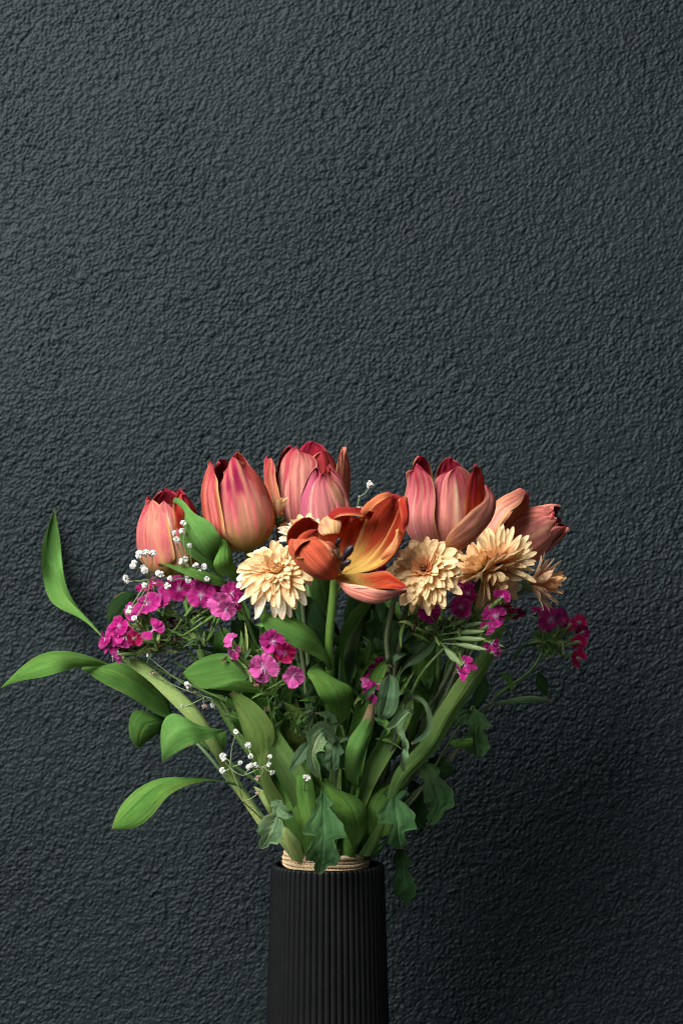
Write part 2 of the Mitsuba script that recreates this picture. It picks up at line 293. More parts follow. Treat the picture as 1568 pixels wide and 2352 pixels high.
def petal(par, base, fr, phi, prof, hw, k=1.0, seed=1, pleat=2.2, crinkle=8.0, curl=0.0, slant=0.0, thick=0.0007, outer=None, inner=None, n=56, m=41, rmin=24.0, notch=0.0, label=None, rib=0.0):
    """One petal of a cup: a meridian of (radius, height) places with half-widths hw, wrapped round the flower's axis."""
    A, E1, E2 = fr
    t, u = np.linspace(0, 1, n)[:, None], np.linspace(-1, 1, m)[None]
    rz = spl(prof, n) * S; tq = np.linspace(0, 1, n); w = pro(hw, n) * S * np.sqrt(1 - 0.985 * np.clip((tq - 0.86) / 0.14, 0, 1) ** 2.2); f = math.radians(phi)
    e, sd = E1 * math.cos(f) + E2 * math.sin(f), E2 * math.cos(f) - E1 * math.sin(f)
    M = base + e * rz[:, :1] + A * rz[:, 1:]
    Tn = unit(np.gradient(rz, axis=0)); Nin = -(e * Tn[:, 1:] - A * Tn[:, :1])
    rc = (pro(k, n) * np.maximum(rz[:, 0], rmin * S))[:, None]
    a = np.clip(u * w[:, None] / rc, -2.3, 2.3)
    M = M + sd * (slant * S * np.linspace(0, 1, n)[:, None] ** 1.5)
    nl = Nin[:, None] * np.cos(a)[..., None] - sd * np.sin(a)[..., None]
    G = M[:, None] + sd * (rc * np.sin(a))[..., None] + Nin[:, None] * (rc * (1 - np.cos(a)))[..., None]
    g = pleat * (nz(u * 3.2, t * 1.8, seed) * 3.2 + 1.6 * nz(u * 1.6, t * 3.2, seed + 12)) * sstep(0, 0.3, t) + 1.6 * nz(u * 12, t * 1.6, seed + 6) + 0.8 * nz(u * 30, t * 1.8, seed + 7)
    g = g + crinkle * 2.6 * sstep(0.72, 1.0, t) * nz(u * 2.6, t * 5, seed + 3, 2) - curl * np.clip(np.abs(u) - 0.6, 0, 1) ** 2 * 25 * sstep(0.2, 0.7, t)
    g = g + 1.6 * rib * np.exp(-(u / 0.10) ** 2) * -1
    G = G + nl * (g * S)[..., None] + A * (crinkle * 1.8 * S * sstep(0.8, 1, t) * nz(u * 1.6, t * 0, seed + 4, 1) * 1.6 - notch * S * sstep(0.85, 1, t) * np.exp(-(u / 0.3) ** 2))[..., None]
    Co = tulipcol(n, m, seed, rib=rib, **(outer or {})); Ci = tulipcol(n, m, seed + 50, **({**dict(a=ORA * 0.8, b=RED, tipc=CRI * 0.7, edge=0.2), **(inner or {})}))
    return part(par, 'petal', shell(G, thick, Ci, Co, Nin.mean(0)), 'petal_mat', label)
def tfr(lean, fwd):
    """A flower's axis: leaning right by lean and towards the viewer by fwd degrees; with the directions to the viewer and to the right."""
    l, f = math.radians(lean), math.radians(fwd)
    A = unit(np.array([math.sin(l) * math.cos(f), -math.sin(f), math.cos(l) * math.cos(f)]))
    E1 = unit(np.array([0, -1.0, 0]) - A * (-A[1])); return A, E1, np.cross(A, E1) * 1.0
def egg(R, H, top=0.35, low=0.75):
    return [(3, 0), (R * low * 0.72, H * 0.05), (R * 0.95, H * 0.22), (R, H * 0.45), (R * (0.55 + 0.45 * top + 0.1), H * 0.75), (R * top, H)]
def lid(W, tip=0.12):
    return [W * 0.16, W * 0.62, W * 0.92, W, W * 0.95, W * 0.80, W * (0.25 + 0.75 * tip)]
def sheet(par, A, B, dA, dB, seed, fc, bc, bulge=0.2, n=52, m=37, name='petal', wav=0.03, crinkle=0.0, thick=0.0008, label=None):
    A, B = spl(A, n), spl(B, n); da, db = pro(dA, n), pro(dB, n)
    ea = np.array([P(x, y, z) for (x, y), z in zip(A, da)]); eb = np.array([P(x, y, z) for (x, y), z in zip(B, db)])
    u = np.linspace(-1, 1, m)[None]; t = np.linspace(0, 1, n)[:, None]
    G = ea[:, None] * ((1 - u) / 2)[..., None] + eb[:, None] * ((1 + u) / 2)[..., None]
    w = np.linalg.norm(eb - ea, axis=1); N = unit(np.cross(np.gradient((ea + eb) / 2, axis=0), eb - ea)); N[N[:, 1] > 0] *= -1
    N = unit(gaussian_filter(N, [4, 0], mode='nearest'))
    h = (pro(bulge, n)[:, None] * (1 - u ** 2) + 0.014 * nz(u * 11, t * 2, seed + 2)) * w[:, None] + (wav * 2.4 * nz(u * 2, t * 3, seed) + 1.3 * crinkle * sstep(0.6, 1, t) * nz(u * 3, t * 6, seed + 3)) * np.maximum(w, 0.008)[:, None]
    G = G + N[:, None] * h[..., None]
    return part(par, name, shell(G, thick, tulipcol(n, m, seed, **fc), tulipcol(n, m, seed + 20, **bc), np.array([0, -1.0, 0])), 'petal_mat', label)
TULIP = 'tulips in the bouquet'
def tulip1():
    t = thing('tulip', 'salmon tulip with a yellow base, leftmost bloom of the bouquet', 'tulip', TULIP); b = P(410, 1322, 25); fr = tfr(-10, 12)
    petal(t, b, fr, -48, egg(80, 190, 0.45), lid(74, 0.25), seed=11, outer=dict(ybase=0.38, edge=0.9, tip=0.95, a=np.array((0.72, 0.30, 0.19))), curl=0.3)
    petal(t, b, fr, 6, egg(70, 186, 0.6), lid(58, 0.5), seed=12, rib=0.9, pleat=6, outer=dict(ybase=0.42, edge=0.3, tip=1.05, a=np.array((0.72, 0.30, 0.20))))
    petal(t, b, fr, 62, egg(72, 196, 0.66), lid(66, 0.4), seed=13, outer=dict(ybase=0.35, edge=0.6, a=ORA, b=RED * 1.2, tip=0.9))
    petal(t, b, fr, 120, egg(66, 196, 0.7), lid(60, 0.4), seed=14, outer=dict(a=ORA, b=RED))
    petal(t, b, fr, 180, egg(66, 192, 0.6), lid(66, 0.5), seed=15); petal(t, b, fr, -112, egg(70, 186, 0.5), lid(64, 0.3), seed=16)
    stem(t, [(410, 1318, 25), (440, 1420, 25), (540, 1680, 20)], 0, (9, 10, 11))
    A_ = [(650, 1930), (560, 1810), (500, 1700), (459, 1632), (416, 1588), (366, 1547), (322, 1519), (278, 1511)]
    B_ = [(620, 1935), (530, 1800), (478, 1715), (425, 1646), (381, 1602), (337, 1560), (300, 1532), (278, 1512)]
    leaf2(t, A_, B_, [5, 5, -5, -10, -8, 0], 'pale', tilt=-7, bulge=0.35, seed=21, label='pale thick strap leaf arching to the left', rib=0.2)
    return t
def tulip2():
    t = thing('tulip', 'large egg shaped closed pink tulip, second bloom from the left', 'tulip', TULIP); b = P(566, 1264, -15); fr = tfr(-9, 10)
    petal(t, b, fr, 10, egg(77, 212, 0.2), lid(88, 0.5), seed=31, crinkle=9, outer=dict(ybase=0.32, edge=0.9, blot=1.5, tip=0.86, a=np.array((0.62, 0.27, 0.17)), b=np.array((0.53, 0.105, 0.125))))
    petal(t, b, fr, -72, egg(82, 210, 0.62), lid(66, 0.2), seed=32, outer=dict(a=ORA, ybase=0.15, edge=0.9, tip=0.9), inner=dict(edge=0.9), curl=-0.5)
    petal(t, b, fr, 86, egg(74, 204, 0.35), lid(76, 0.2), seed=33, outer=dict(a=ORA, ybase=0.25))
    petal(t, b, fr, 140, egg(68, 218, 0.35), lid(70, 0.3), seed=34); petal(t, b, fr, -130, egg(72, 212, 0.5), lid(70, 0.25), seed=35, outer=dict(edge=1))
    petal(t, b, fr, 42, egg(66, 212, 0.15), lid(66, 0.25), seed=36, outer=dict(edge=0.9))
    stem(t, [(568, 1260, -15), (590, 1340, -8), (650, 1640, 0)], 1, (9, 10, 11))
    leaf2(t, [(660, 1935), (620, 1880), (596, 1748), (581, 1730), (559, 1689), (541, 1623), (534, 1587)], [(700, 1930), (660, 1850), (612, 1748), (628, 1705), (629, 1671), (607, 1634), (568, 1602), (534, 1587)], [-10, -25, -40, -45, -38], 'olive', tilt=-16, bulge=0.2, seed=41, label='olive green tulip leaf with a sharp tip left of centre')
    return t
def tulip3():
    t = thing('tulip', 'tallest tulip, wide mouthed and pink red, at the back of the middle', 'tulip', TULIP); b = P(708, 1238, 45); fr = tfr(-1, 6)
    wide = lambda R, H, q: [(3, 0), (R * 0.6, H * 0.06), (R * 0.9, H * 0.25), (R, H * 0.5), (R * (0.55 + q / 2), H * 0.8), (R * q, H)]
    petal(t, b, fr, -20, wide(82, 220, 0.72), lid(64, 0.75), seed=51, outer=dict(ybase=0.1, tip=0.8, a=PNK, b=np.array((0.62, 0.26, 0.20)), edge=0.4, streak=0.8), crinkle=9)
    petal(t, b, fr, -66, wide(98, 196, 1.0), lid(46, 0.6), seed=52, outer=dict(a=ORA * 0.85, b=SAL, edge=0.8), inner=dict(a=CRI * 1.4, b=RED), curl=-0.9)
    petal(t, b, fr, 44, wide(82, 212, 0.62), lid(58, 0.6), seed=53, outer=dict(a=RED * 1.3, b=ORA, edge=0.9), crinkle=7)
    petal(t, b, fr, 62, wide(98, 216, 0.98), lid(44, 0.15), seed=54, outer=dict(a=np.array((0.70, 0.33, 0.16)), b=SAL, edge=0.5, tip=1.0))
    petal(t, b, fr, 165, wide(78, 222, 0.75), lid(56, 0.5), seed=55, inner=dict(a=RED, b=CRI)); petal(t, b, fr, -140, wide(78, 216, 0.75), lid(56, 0.5), seed=56)
    stem(t, [(708, 1234, 45), (712, 1400, 40), (730, 1700, 20)], 2, (9, 10, 10))
    return t
def tulip4():
    t = thing('tulip', 'small closed mauve pink tulip just behind the open red one', 'tulip', TULIP); b = P(752, 1268, 5); fr = tfr(-5, 8)
    MV = np.array((0.40, 0.155, 0.125)); mv = dict(a=MV, b=np.array((0.43, 0.135, 0.14)), ybase=0.08, edge=0.3, tip=0.9, streak=0.75)
    petal(t, b, fr, -30, egg(62, 190, 0.22), lid(46, 0.15), seed=61, outer={**mv, 'a': np.array((0.47, 0.16, 0.16)), 'b': np.array((0.50, 0.11, 0.18))}, rib=0.4)
    petal(t, b, fr, 20, egg(66, 186, 0.25), lid(54, 0.15), seed=62, outer=mv, pleat=4)
    petal(t, b, fr, 75, egg(62, 196, 0.35), lid(52, 0.1), seed=63, outer={**mv, 'a': np.array((0.36, 0.22, 0.09)), 'edge': 0.5})
    petal(t, b, fr, -88, egg(60, 180, 0.3), lid(52, 0.15), seed=64, outer={**mv, 'a': SAL}); petal(t, b, fr, 130, egg(62, 200, 0.4), lid(52, 0.1), seed=65, outer=mv); petal(t, b, fr, -150, egg(60, 196, 0.3), lid(52, 0.1), seed=66, outer=mv)
    stem(t, [(752, 1264, 5), (740, 1400, 10), (742, 1700, 15)], 3, (9, 10, 10))
    return t
def tulip6():
    t = thing('tulip', 'big half open rose tulip right of centre with one petal curving out', 'tulip', TULIP); b = P(1020, 1266, 5); fr = tfr(0, 10)
    petal(t, b, fr, -46, [(3, 0), (55, 8), (92, 52), (104, 100), (92, 160), (100, 204)], lid(58, 0.45), seed=71, outer=dict(a=np.array((0.47, 0.19, 0.125)), b=np.array((0.52, 0.14, 0.155)), edge=0.4, tip=0.78, streak=0.8), crinkle=9, rib=0.35)
    petal(t, b, fr, 16, [(3, 0), (50, 6), (76, 42), (86, 95), (80, 155), (74, 208)], lid(66, 0.5), seed=72, outer=dict(a=np.array((0.64, 0.25, 0.17)), b=np.array((0.62, 0.22, 0.21)), ybase=0.2, edge=0.35, tip=0.82), rib=0.9, pleat=3)
    sheet(t, [(1016, 1258), (1030, 1226), (1060, 1194), (1090, 1166), (1110, 1148), (1113, 1114)], [(1032, 1267), (1060, 1257), (1097, 1221), (1123, 1172), (1131, 1142), (1117, 1114)], [-56, -72, -82, -82, -76, -70], [-50, -58, -60, -56, -58, -68], 73, dict(a=np.array((0.52, 0.21, 0.12)), b=np.array((0.62, 0.22, 0.17)), ybase=0.04, edge=0.5, tip=0.84), dict(a=ORA, b=RED, edge=0.7), bulge=[0.1, 0.25, 0.28, 0.22, 0.1], crinkle=0.15)
    petal(t, b, fr, 58, [(3, 0), (52, 10), (80, 60), (90, 110), (88, 160), (82, 206)], lid(52, 0.3), seed=74, outer=dict(a=ORA, b=RED * 1.4, edge=0.9))
    petal(t, b, fr, -130, [(3, 0), (50, 10), (76, 60), (82, 110), (80, 165), (74, 216)], lid(52, 0.35), seed=75, inner=dict(a=RED, b=CRI, edge=0.8), crinkle=7)
    petal(t, b, fr, 160, [(3, 0), (50, 10), (72, 60), (76, 110), (68, 160), (50, 205)], lid(54, 0.4), seed=76, inner=dict(a=RED * 0.7, b=CRI * 0.7), crinkle=7)
    stem(t, [(1020, 1262, 5), (1010, 1420, 5), (930, 1760, 0)], 4, (9, 10, 11))
    leaf2(t, [(820, 1965), (880, 1860), (905, 1776), (945, 1728), (975, 1690), (993, 1650), (1020, 1608), (1044, 1568), (1093, 1511), (1126, 1464), (1157, 1439)],
          [(860, 1960), (905, 1850), (935, 1790), (985, 1742), (1024, 1687), (1053, 1636), (1090, 1585), (1123, 1533), (1145, 1482), (1157, 1440)], [-15, -22, -30, -30, -28, -10, 0], 'strap', tilt=6, bulge=0.10, fold=0.1, seed=42, n=56, label='long pale strap leaf running up to the right', rib=0.8)
    leaf2(t, [(860, 1900), (905, 1790), (936, 1690), (938, 1640), (955, 1560), (1000, 1460)], [(880, 1900), (935, 1790), (962, 1658), (988, 1614), (1007, 1570), (1010, 1520), (1002, 1460)], [10, 5, 0, 0, 5], 'tulip', tilt=8, bulge=0.12, seed=43)
    return t
def tulip7():
    t = thing('tulip', 'rosy tulip tilting to the right, rightmost tulip of the bouquet', 'tulip', TULIP); b = P(1126, 1274, 20); fr = tfr(61, 10)
    o = dict(a=np.array((0.66, 0.27, 0.16)), b=np.array((0.68, 0.25, 0.19)), ybase=0.06, edge=0.4, tip=0.93)
    petal(t, b, fr, 6, egg(68, 176, 0.34), lid(86, 0.5), seed=81, outer={**o, 'blot': 0.6}, rib=0.3)
    sheet(t, [(1124, 1276), (1113, 1258), (1109, 1225), (1123, 1188), (1152, 1148), (1190, 1121)], [(1136, 1276), (1128, 1246), (1145, 1210), (1170, 1176), (1194, 1158), (1207, 1128)], [16, 2, -6, -6, 0, 8], [10, -20, -26, -26, -16, 6], 82, {**o, 'ybase': 0.22, 'edge': 0.8, 'a': np.array((0.58, 0.25, 0.13))}, dict(a=ORA, b=RED, edge=0.8), bulge=[0.1, 0.3, 0.3, 0.25, 0.1])
    sheet(t, [(1150, 1215), (1172, 1180), (1190, 1158), (1204, 1130)], [(1178, 1200), (1196, 1176), (1206, 1156), (1210, 1134)], [4, 0, 2, 10], [24, 22, 20, 18], 87, dict(a=np.array((0.46, 0.14, 0.05)), b=ORA, edge=0.6, ybase=0), o, n=20, m=11, name='fold')
    petal(t, b, fr, -58, egg(64, 180, 0.40), lid(72, 0.4), seed=88, outer={**o, 'b': np.array((0.64, 0.20, 0.15))})
    petal(t, b, fr, 62, egg(62, 176, 0.40), lid(66, 0.3), seed=83, outer={**o, 'a': np.array((0.56, 0.18, 0.11))}); petal(t, b, fr, 122, egg(60, 180, 0.5), lid(54, 0.3), seed=84, outer=o)
    petal(t, b, fr, 180, egg(58, 178, 0.5), lid(56, 0.3), seed=85, outer=o); petal(t, b, fr, -130, egg(58, 190, 0.4), lid(56, 0.2), seed=86, outer={**o, 'edge': 0.8})
    stem(t, [(1136, 1284, 20), (1100, 1370, 15), (1030, 1520, 10), (930, 1790, 0)], 5, (9, 9, 10))
    return t
def tulip5():
    t = thing('tulip', 'wide open orange red tulip with dark stamens at the front', 'tulip', TULIP)
    IN = dict(a=np.array((0.42, 0.066, 0.024)), b=np.array((0.31, 0.026, 0.012)), tipc=CRI, ybase=0.30, tip=0.95, edge=0.25); DK = dict(a=np.array((0.255, 0.036, 0.014)), b=np.array((0.18, 0.016, 0.008)), tipc=CRI * 0.8, ybase=0.30, tip=0.9, edge=0.35); OUT = dict(a=np.array((0.46, 0.13, 0.062)), b=np.array((0.42, 0.075, 0.038)), ybase=0.05, tip=0.97, edge=0.4)
    # back petals, then the right ones, then the front bowl and the lower lip
    sheet(t, [(774, 1318), (744, 1290), (732, 1250), (738, 1210), (778, 1182)], [(784, 1317), (830, 1290), (856, 1250), (864, 1214), (848, 1184)], [-62, -54, -46, -42, -44], [-62, -50, -40, -36, -40], 91, {**IN, 'a': np.array((0.52, 0.085, 0.03)), 'b': np.array((0.44, 0.04, 0.016)), 'ybase': 0.42}, OUT, bulge=[-0.05, -0.18, -0.16, -0.08, 0.1], crinkle=0.35)
    sheet(t, [(780, 1318), (806, 1270), (828, 1216), (850, 1166), (894, 1135), (920, 1138)], [(786, 1319), (836, 1300), (880, 1264), (908, 1224), (922, 1184), (924, 1142)], [-58, -46, -40, -40, -48, -56], [-60, -60, -64, -66, -64, -58], 92, DK, OUT, bulge=[-0.05, -0.22, -0.22, -0.14, 0], crinkle=0.12)
    sheet(t, [(782, 1319), (826, 1300), (868, 1262), (896, 1212), (914, 1172), (927, 1143)], [(790, 1320), (852, 1309), (900, 1276), (928, 1224), (938, 1180), (932, 1148)], [-62, -62, -66, -70, -72, -70], [-64, -74, -84, -86, -82, -74], 93, {**DK, 'ybase': 0.40}, {**OUT, 'a': np.array((0.52, 0.21, 0.09))}, bulge=[-0.05, -0.2, -0.22, -0.2, 0], crinkle=0.2)
    sheet(t, [(770, 1318), (712, 1312), (672, 1272), (658, 1238), (668, 1208), (694, 1190)], [(778, 1314), (752, 1280), (738, 1250), (736, 1225), (734, 1206), (716, 1193)], [-60, -58, -56, -54, -55, -60], [-58, -48, -45, -44, -48, -55], 94, {**IN, 'ybase': 0.2}, OUT, bulge=[-0.05, -0.25, -0.3, -0.25, -0.1], crinkle=0.2)
    sheet(t, [(730, 1208), (732, 1222), (742, 1230)], [(780, 1184), (783, 1206), (778, 1226)], [-47, -56, -58], [-44, -54, -56], 95, dict(a=np.array((0.62, 0.25, 0.16)), b=np.array((0.66, 0.42, 0.18)), ybase=0.0, tip=1.4, edge=0.2), OUT, bulge=0.2, n=16, m=15, name='fold')
    sheet(t, [(776, 1328), (742, 1331), (704, 1316), (674, 1288), (662, 1262), (668, 1238), (690, 1252)], [(776, 1318), (770, 1286), (760, 1262), (748, 1246), (736, 1240), (718, 1240), (698, 1250)], [-64, -78, -84, -80, -74, -72, -76], [-70, -92, -98, -98, -94, -88, -84], 96, OUT, {**IN}, bulge=[0.05, 0.22, 0.3, 0.28, 0.2, 0.1], crinkle=0.3)
    sheet(t, [(672, 1268), (690, 1230), (714, 1218), (728, 1216)], [(690, 1268), (704, 1246), (718, 1230), (729, 1218)], [-74, -72, -68, -66], [-80, -78, -72, -66], 97, dict(a=ORA, b=RED * 1.2, ybase=0, edge=0.9), OUT, bulge=0.3, n=18, m=11, name='fold')
    sheet(t, [(776, 1320), (808, 1317), (845, 1316), (880, 1312), (904, 1322), (931, 1346)], [(772, 1330), (792, 1346), (826, 1352), (866, 1352), (900, 1352), (934, 1358)], [-64, -72, -76, -80, -86, -94], [-70, -92, -104, -108, -106, -98], 98, IN, OUT, bulge=[0, -0.15, -0.25, -0.22, -0.1, 0], crinkle=0.15)
    sheet(t, [(772, 1324), (788, 1338), (820, 1343), (862, 1352), (898, 1356), (932, 1350)], [(773, 1332), (800, 1364), (832, 1380), (868, 1384), (906, 1371), (934, 1362)], [-68, -90, -102, -108, -107, -99], [-68, -84, -92, -96, -98, -99], 99, dict(a=np.array((0.66, 0.22, 0.15)), b=np.array((0.72, 0.30, 0.25)), ybase=0.08, edge=0.6, tip=0.9), IN, bulge=[0.05, 0.2, 0.25, 0.25, 0.15, 0.05], crinkle=0.3)
    sheet(t, [(826, 1192), (838, 1174), (866, 1150), (895, 1133)], [(832, 1194), (845, 1176), (872, 1153), (899, 1136)], [-44, -52, -56, -54], [-46, -62, -66, -58], 191, dict(a=np.array((0.50, 0.16, 0.065)), b=np.array((0.46, 0.11, 0.05)), ybase=0.0, edge=0.3, tip=1.1), IN, bulge=0.3, n=24, m=11, name='fold', label='salmon margin rolled outward')
    sheet(t, [(909, 1218), (907, 1237), (898, 1258), (877, 1282)], [(913, 1220), (915, 1240), (906, 1263), (879, 1287)], [-80, -84, -84, -80], [-76, -88, -90, -82], 192, dict(a=np.array((0.55, 0.25, 0.10)), b=np.array((0.50, 0.16, 0.07)), ybase=0.0, edge=0.5, tip=1.3), IN, bulge=0.4, n=24, m=11, name='fold')
    sheet(t, [(914, 1150), (918, 1172), (922, 1196), (926, 1216)], [(936, 1146), (938, 1176), (936, 1202), (928, 1218)], [-72, -80, -84, -80], [-70, -76, -80, -80], 193, dict(a=np.array((0.36, 0.035, 0.02)), b=np.array((0.26, 0.018, 0.014)), ybase=0.0, edge=0.2, tip=0.9), IN, bulge=0.35, n=20, m=11, crinkle=0.4, name='fold')
    sheet(t, [(672, 1280), (684, 1258), (702, 1243), (722, 1240), (735, 1239)], [(690, 1282), (712, 1280), (728, 1270), (736, 1256), (737, 1243)], [-92, -98, -98, -92, -88], [-98, -92, -82, -78, -84], 194, dict(a=RED, b=CRI, ybase=0.0, edge=0.5, tip=0.7), OUT, bulge=-0.3, n=26, m=15, crinkle=0.5, name='fold', label='crimson curled petal tip')
    sheet(t, [(774, 1300), (762, 1276), (750, 1256), (744, 1246)], [(776, 1296), (770, 1268), (760, 1250), (748, 1245)], [-84, -96, -100, -98], [-76, -86, -92, -96], 196, dict(a=ORA, b=SAL, ybase=0.1, edge=0.7, tip=0.9), IN, bulge=0.3, n=22, m=11, name='fold')
    sheet(t, [(756, 1196), (774, 1180), (800, 1176), (830, 1178), (850, 1186)], [(757, 1201), (777, 1187), (804, 1184), (832, 1187), (850, 1193)], [-42, -44, -46, -46, -44], [-50, -56, -58, -56, -50], 197, dict(a=np.array((0.32, 0.028, 0.02)), b=np.array((0.24, 0.015, 0.018)), ybase=0.0, edge=0.6, tip=1.2), IN, bulge=0.3, n=34, m=11, crinkle=0.8, name='fold', label='crumpled crimson rim of the back petal')
    part(t, 'pistil', tubemesh([P(780, 1314, -68), P(776, 1290, -84), P(771, 1268, -94), P(769, 1256, -98)], np.array([5, 8, 7.5, 10, 7]) * S, ((0.45, 0.38, 0.14), (0.5, 0.36, 0.2), (0.42, 0.25, 0.16))), 'stem_mat')
    for x, y, d, x1, y1, r in ((796, 1293, -98, 806, 1287, 7), (800, 1266, -98, 811, 1252, 9), (776, 1244, -90, 781, 1236, 5.5), (790, 1280, -96, 795, 1270, 6)):
        s_ = part(t, 'stamen', tubemesh([P(781, 1312, -66), P((781 + x) / 2 + 2, (1312 + y) / 2, d + 8), P(x, y, d)], np.array([2.6, 2.0]) * S, ((0.05, 0.012, 0.03), (0.02, 0.006, 0.015))), 'stem_mat')
        a, b_ = P(x - (x1 - x) * 0.9, y - (y1 - y) * 0.9, d), P(x1, y1, d - 4)
        part(s_, 'anther', tubemesh([a, (a + b_) / 2, b_], np.array([1.5, r, r * 0.9, 1]) * S, (0.013, 0.006, 0.012), n=12), 'stem_mat')
    stem(t, [(769, 1326, -62), (764, 1380, -58), (756, 1470, -50), (757, 1530, -42), (752, 1700, -20)], 6, (10, 10, 10.5, 11), col=((0.16, 0.29, 0.055), (0.115, 0.235, 0.04), (0.12, 0.22, 0.05)))
    leaf2(t, [(752, 1540), (742, 1520), (706, 1500), (662, 1478), (611, 1446), (596, 1416)], [(758, 1535), (757, 1518), (731, 1466), (698, 1432), (651, 1411), (612, 1410), (596, 1416)], [-52, -60, -66, -64, -55], 'ruscus', tilt=10, bulge=0.12, fold=0.10, seed=44)
    return t
for f in (tulip1, tulip2, tulip3, tulip4, tulip6, tulip7, tulip5): f()
# ------------------------------------------------------------------ chrysanthemums
CRM, PCH, TAN, ORG, WHT = (np.array(x) for x in ((0.88, 0.66, 0.37), (0.82, 0.47, 0.23), (0.76, 0.52, 0.27), (0.80, 0.33, 0.16), (0.92, 0.80, 0.62)))
def mum(key, hub, axis, layers, seed, droop=0.0, wilt=0.0, calyx=True):
    """Layers of (count, length, angle from the axis at the root and at the tip, half-width, root colour, tip colour[, first, last direction]); directions run clockwise from up."""
    rng = np.random.default_rng(seed); A, U, R = frame(axis); c = P(*hub); k0 = 0.0
    for (cnt, L, th0, th1, W, c0, c1, *rg) in layers:
        f0, f1 = rg if rg else (0, 360)
        for i in range(cnt):
            f = math.radians(f0 + (f1 - f0) * (i + 0.5 + rng.uniform(-0.3, 0.3)) / cnt + k0); e = U * math.cos(f) + R * math.sin(f); sd = R * math.cos(f) - U * math.sin(f)
            l = L * rng.uniform(0.84, 1.12) * S; a0, a1 = math.radians(th0 + rng.uniform(-8, 8)), math.radians(th1 + rng.uniform(-14, 14)); n = 9
            tt = np.linspace(0, 1, n); th = a0 + (a1 - a0) * tt
            low = float(np.clip(-e[2] * 1.6, 0, 1)) * (L > 60)
            w_ = wilt * rng.uniform(0, 1) ** 2 * (0.5 + 1.3 * low); l *= 1 + 0.02 * low * (wilt > 0.3)
            dirs = A * np.cos(th)[:, None] + e * np.sin(th)[:, None]
            pts = c + e * (3 + 0.05 * L) * S * math.sin(a0) - A * (2 + 0.10 * L) * S * math.sin(a0) + np.cumsum(dirs, 0) * l / n + np.array([0, 0, -1.0]) * (droop * (1 + 0.3 * low) * l * tt ** 2)[:, None] + sd * (l * (0.10 * rng.normal() + 0.35 * w_ * rng.normal()) * tt ** 2)[:, None]
            hw = np.array([0.32, 0.5, 0.74, 0.94, 1.03, 1.0, 0.80, 0.25]) * W * rng.uniform(1.0, 1.22) * (1 - 0.45 * w_)
            G = blade(pts, hw, face=unit(A * 1.0 + e * -0.35 + np.array([0, 0, 0.15])), roll=rng.normal() * 10 + w_ * rng.normal() * 40, cup=rng.uniform(0.35, 0.8) + w_, n=14, m=7, seed=seed + i, wav=0.10 + 0.4 * w_, world=True)
            tq, uq = np.linspace(0, 1, 14)[:, None], np.linspace(-1, 1, 7)[None]
            C = np.asarray(c0) + (np.asarray(c1) - c0) * sstep(0.05, 0.7, tq + 0.3 * nz(uq * 4, tq * 2, seed + i))[..., None]
            C = C * (1 + 0.5 * nz(uq * 6, tq * 1.5, seed + i + 7)[..., None]) * rng.uniform(0.9, 1.07)
            if rng.random() < 0.25: C = C + (np.array((0.62, 0.25, 0.13)) - C) * (0.5 * sstep(0.8, 1.0, tq + 0.3 * nz(uq * 4, tq * 4, i)))[..., None]
            part(key, 'petal', flat(G, C), 'petal_mat')
        k0 += 0.7
    if calyx:
        part(key, 'calyx', blob(c - A * 10 * S, 14 * S, (0.06, 0.10, 0.03), seed=seed, rough=0.4), 'stem_mat')
GS = ((0.105, 0.135, 0.062), (0.085, 0.12, 0.05))
MUM = 'cream and peach chrysanthemums'
k = thing('chrysanthemum', 'cream chrysanthemum with drooping wilted petals, left of the open tulip', 'chrysanthemum', MUM)
mum(k, (632, 1310, -62), (0.06, -0.84, 0.52), [(30, 80, 84, 116, 10, CRM, WHT), (36, 76, 70, 86, 9.5, PCH * 1.08, CRM), (34, 62, 56, 64, 9, PCH * 1.05, CRM), (30, 47, 44, 38, 8, PCH, CRM), (26, 34, 40, -25, 7, PCH, CRM), (16, 28, 22, -20, 6.5, PCH * 1.1, CRM * 0.97)], 101, droop=0.16, wilt=0.45)
stem(k, [(634, 1312, -54), (660, 1372, -40), (690, 1480, -25), (712, 1700, -15)], 7, (6, 6, 7), GS)
lobed(k, [(741, 1815, -46), (742, 1840, -52), (744, 1900, -60), (742, 1960, -58), (732, 2008, -50)], 50, 'mum', 201, lobes=3.2, depth=0.52, cup=0.35, label='grey green lobed leaf hanging over the vase rim')
k = thing('chrysanthemum', 'full round cream chrysanthemum right of the open tulip', 'chrysanthemum', MUM)
mum(k, (974, 1308, -66), (-0.28, -0.86, 0.36), [(28, 80, 84, 100, 11.5, CRM * 0.95, CRM * 1.02), (34, 72, 72, 80, 9.5, CRM * 0.95, CRM), (34, 62, 60, 62, 9, PCH * 1.1, CRM), (30, 54, 46, 42, 8, PCH * 1.05, CRM), (24, 38, 34, 22, 6.5, ORG, PCH * 1.06), (14, 20, 22, 0, 4.5, (0.26, 0.04, 0.025), ORG * 0.6)], 102, droop=0.12, wilt=0.12)
stem(k, [(962, 1320, -55), (908, 1372, -40), (895, 1420, -36), (887, 1474, -34), (893, 1530, -32), (850, 1760, -12)], 8, (6, 6, 6.5), GS)
lobed(k, [(895, 1800, -12), (902, 1822, -22), (910, 1860, -32), (914, 1910, -34), (919, 1950, -28)], 48, 'mum', 202, lobes=2.6, depth=0.68, cup=0.45, label='grey green lobed leaf with toothed edge right of the vase mouth')
lobed(k, [(915, 1930, 8), (922, 1980, 6), (928, 2030, 4), (935, 2084, 6)], 34, 'dark', 203, lobes=2, depth=0.6, cup=0.5, label='dark narrow leaf drooping beside the vase')
k = thing('chrysanthemum', 'tan chrysanthemum seen side on beside the round cream one', 'chrysanthemum', MUM)
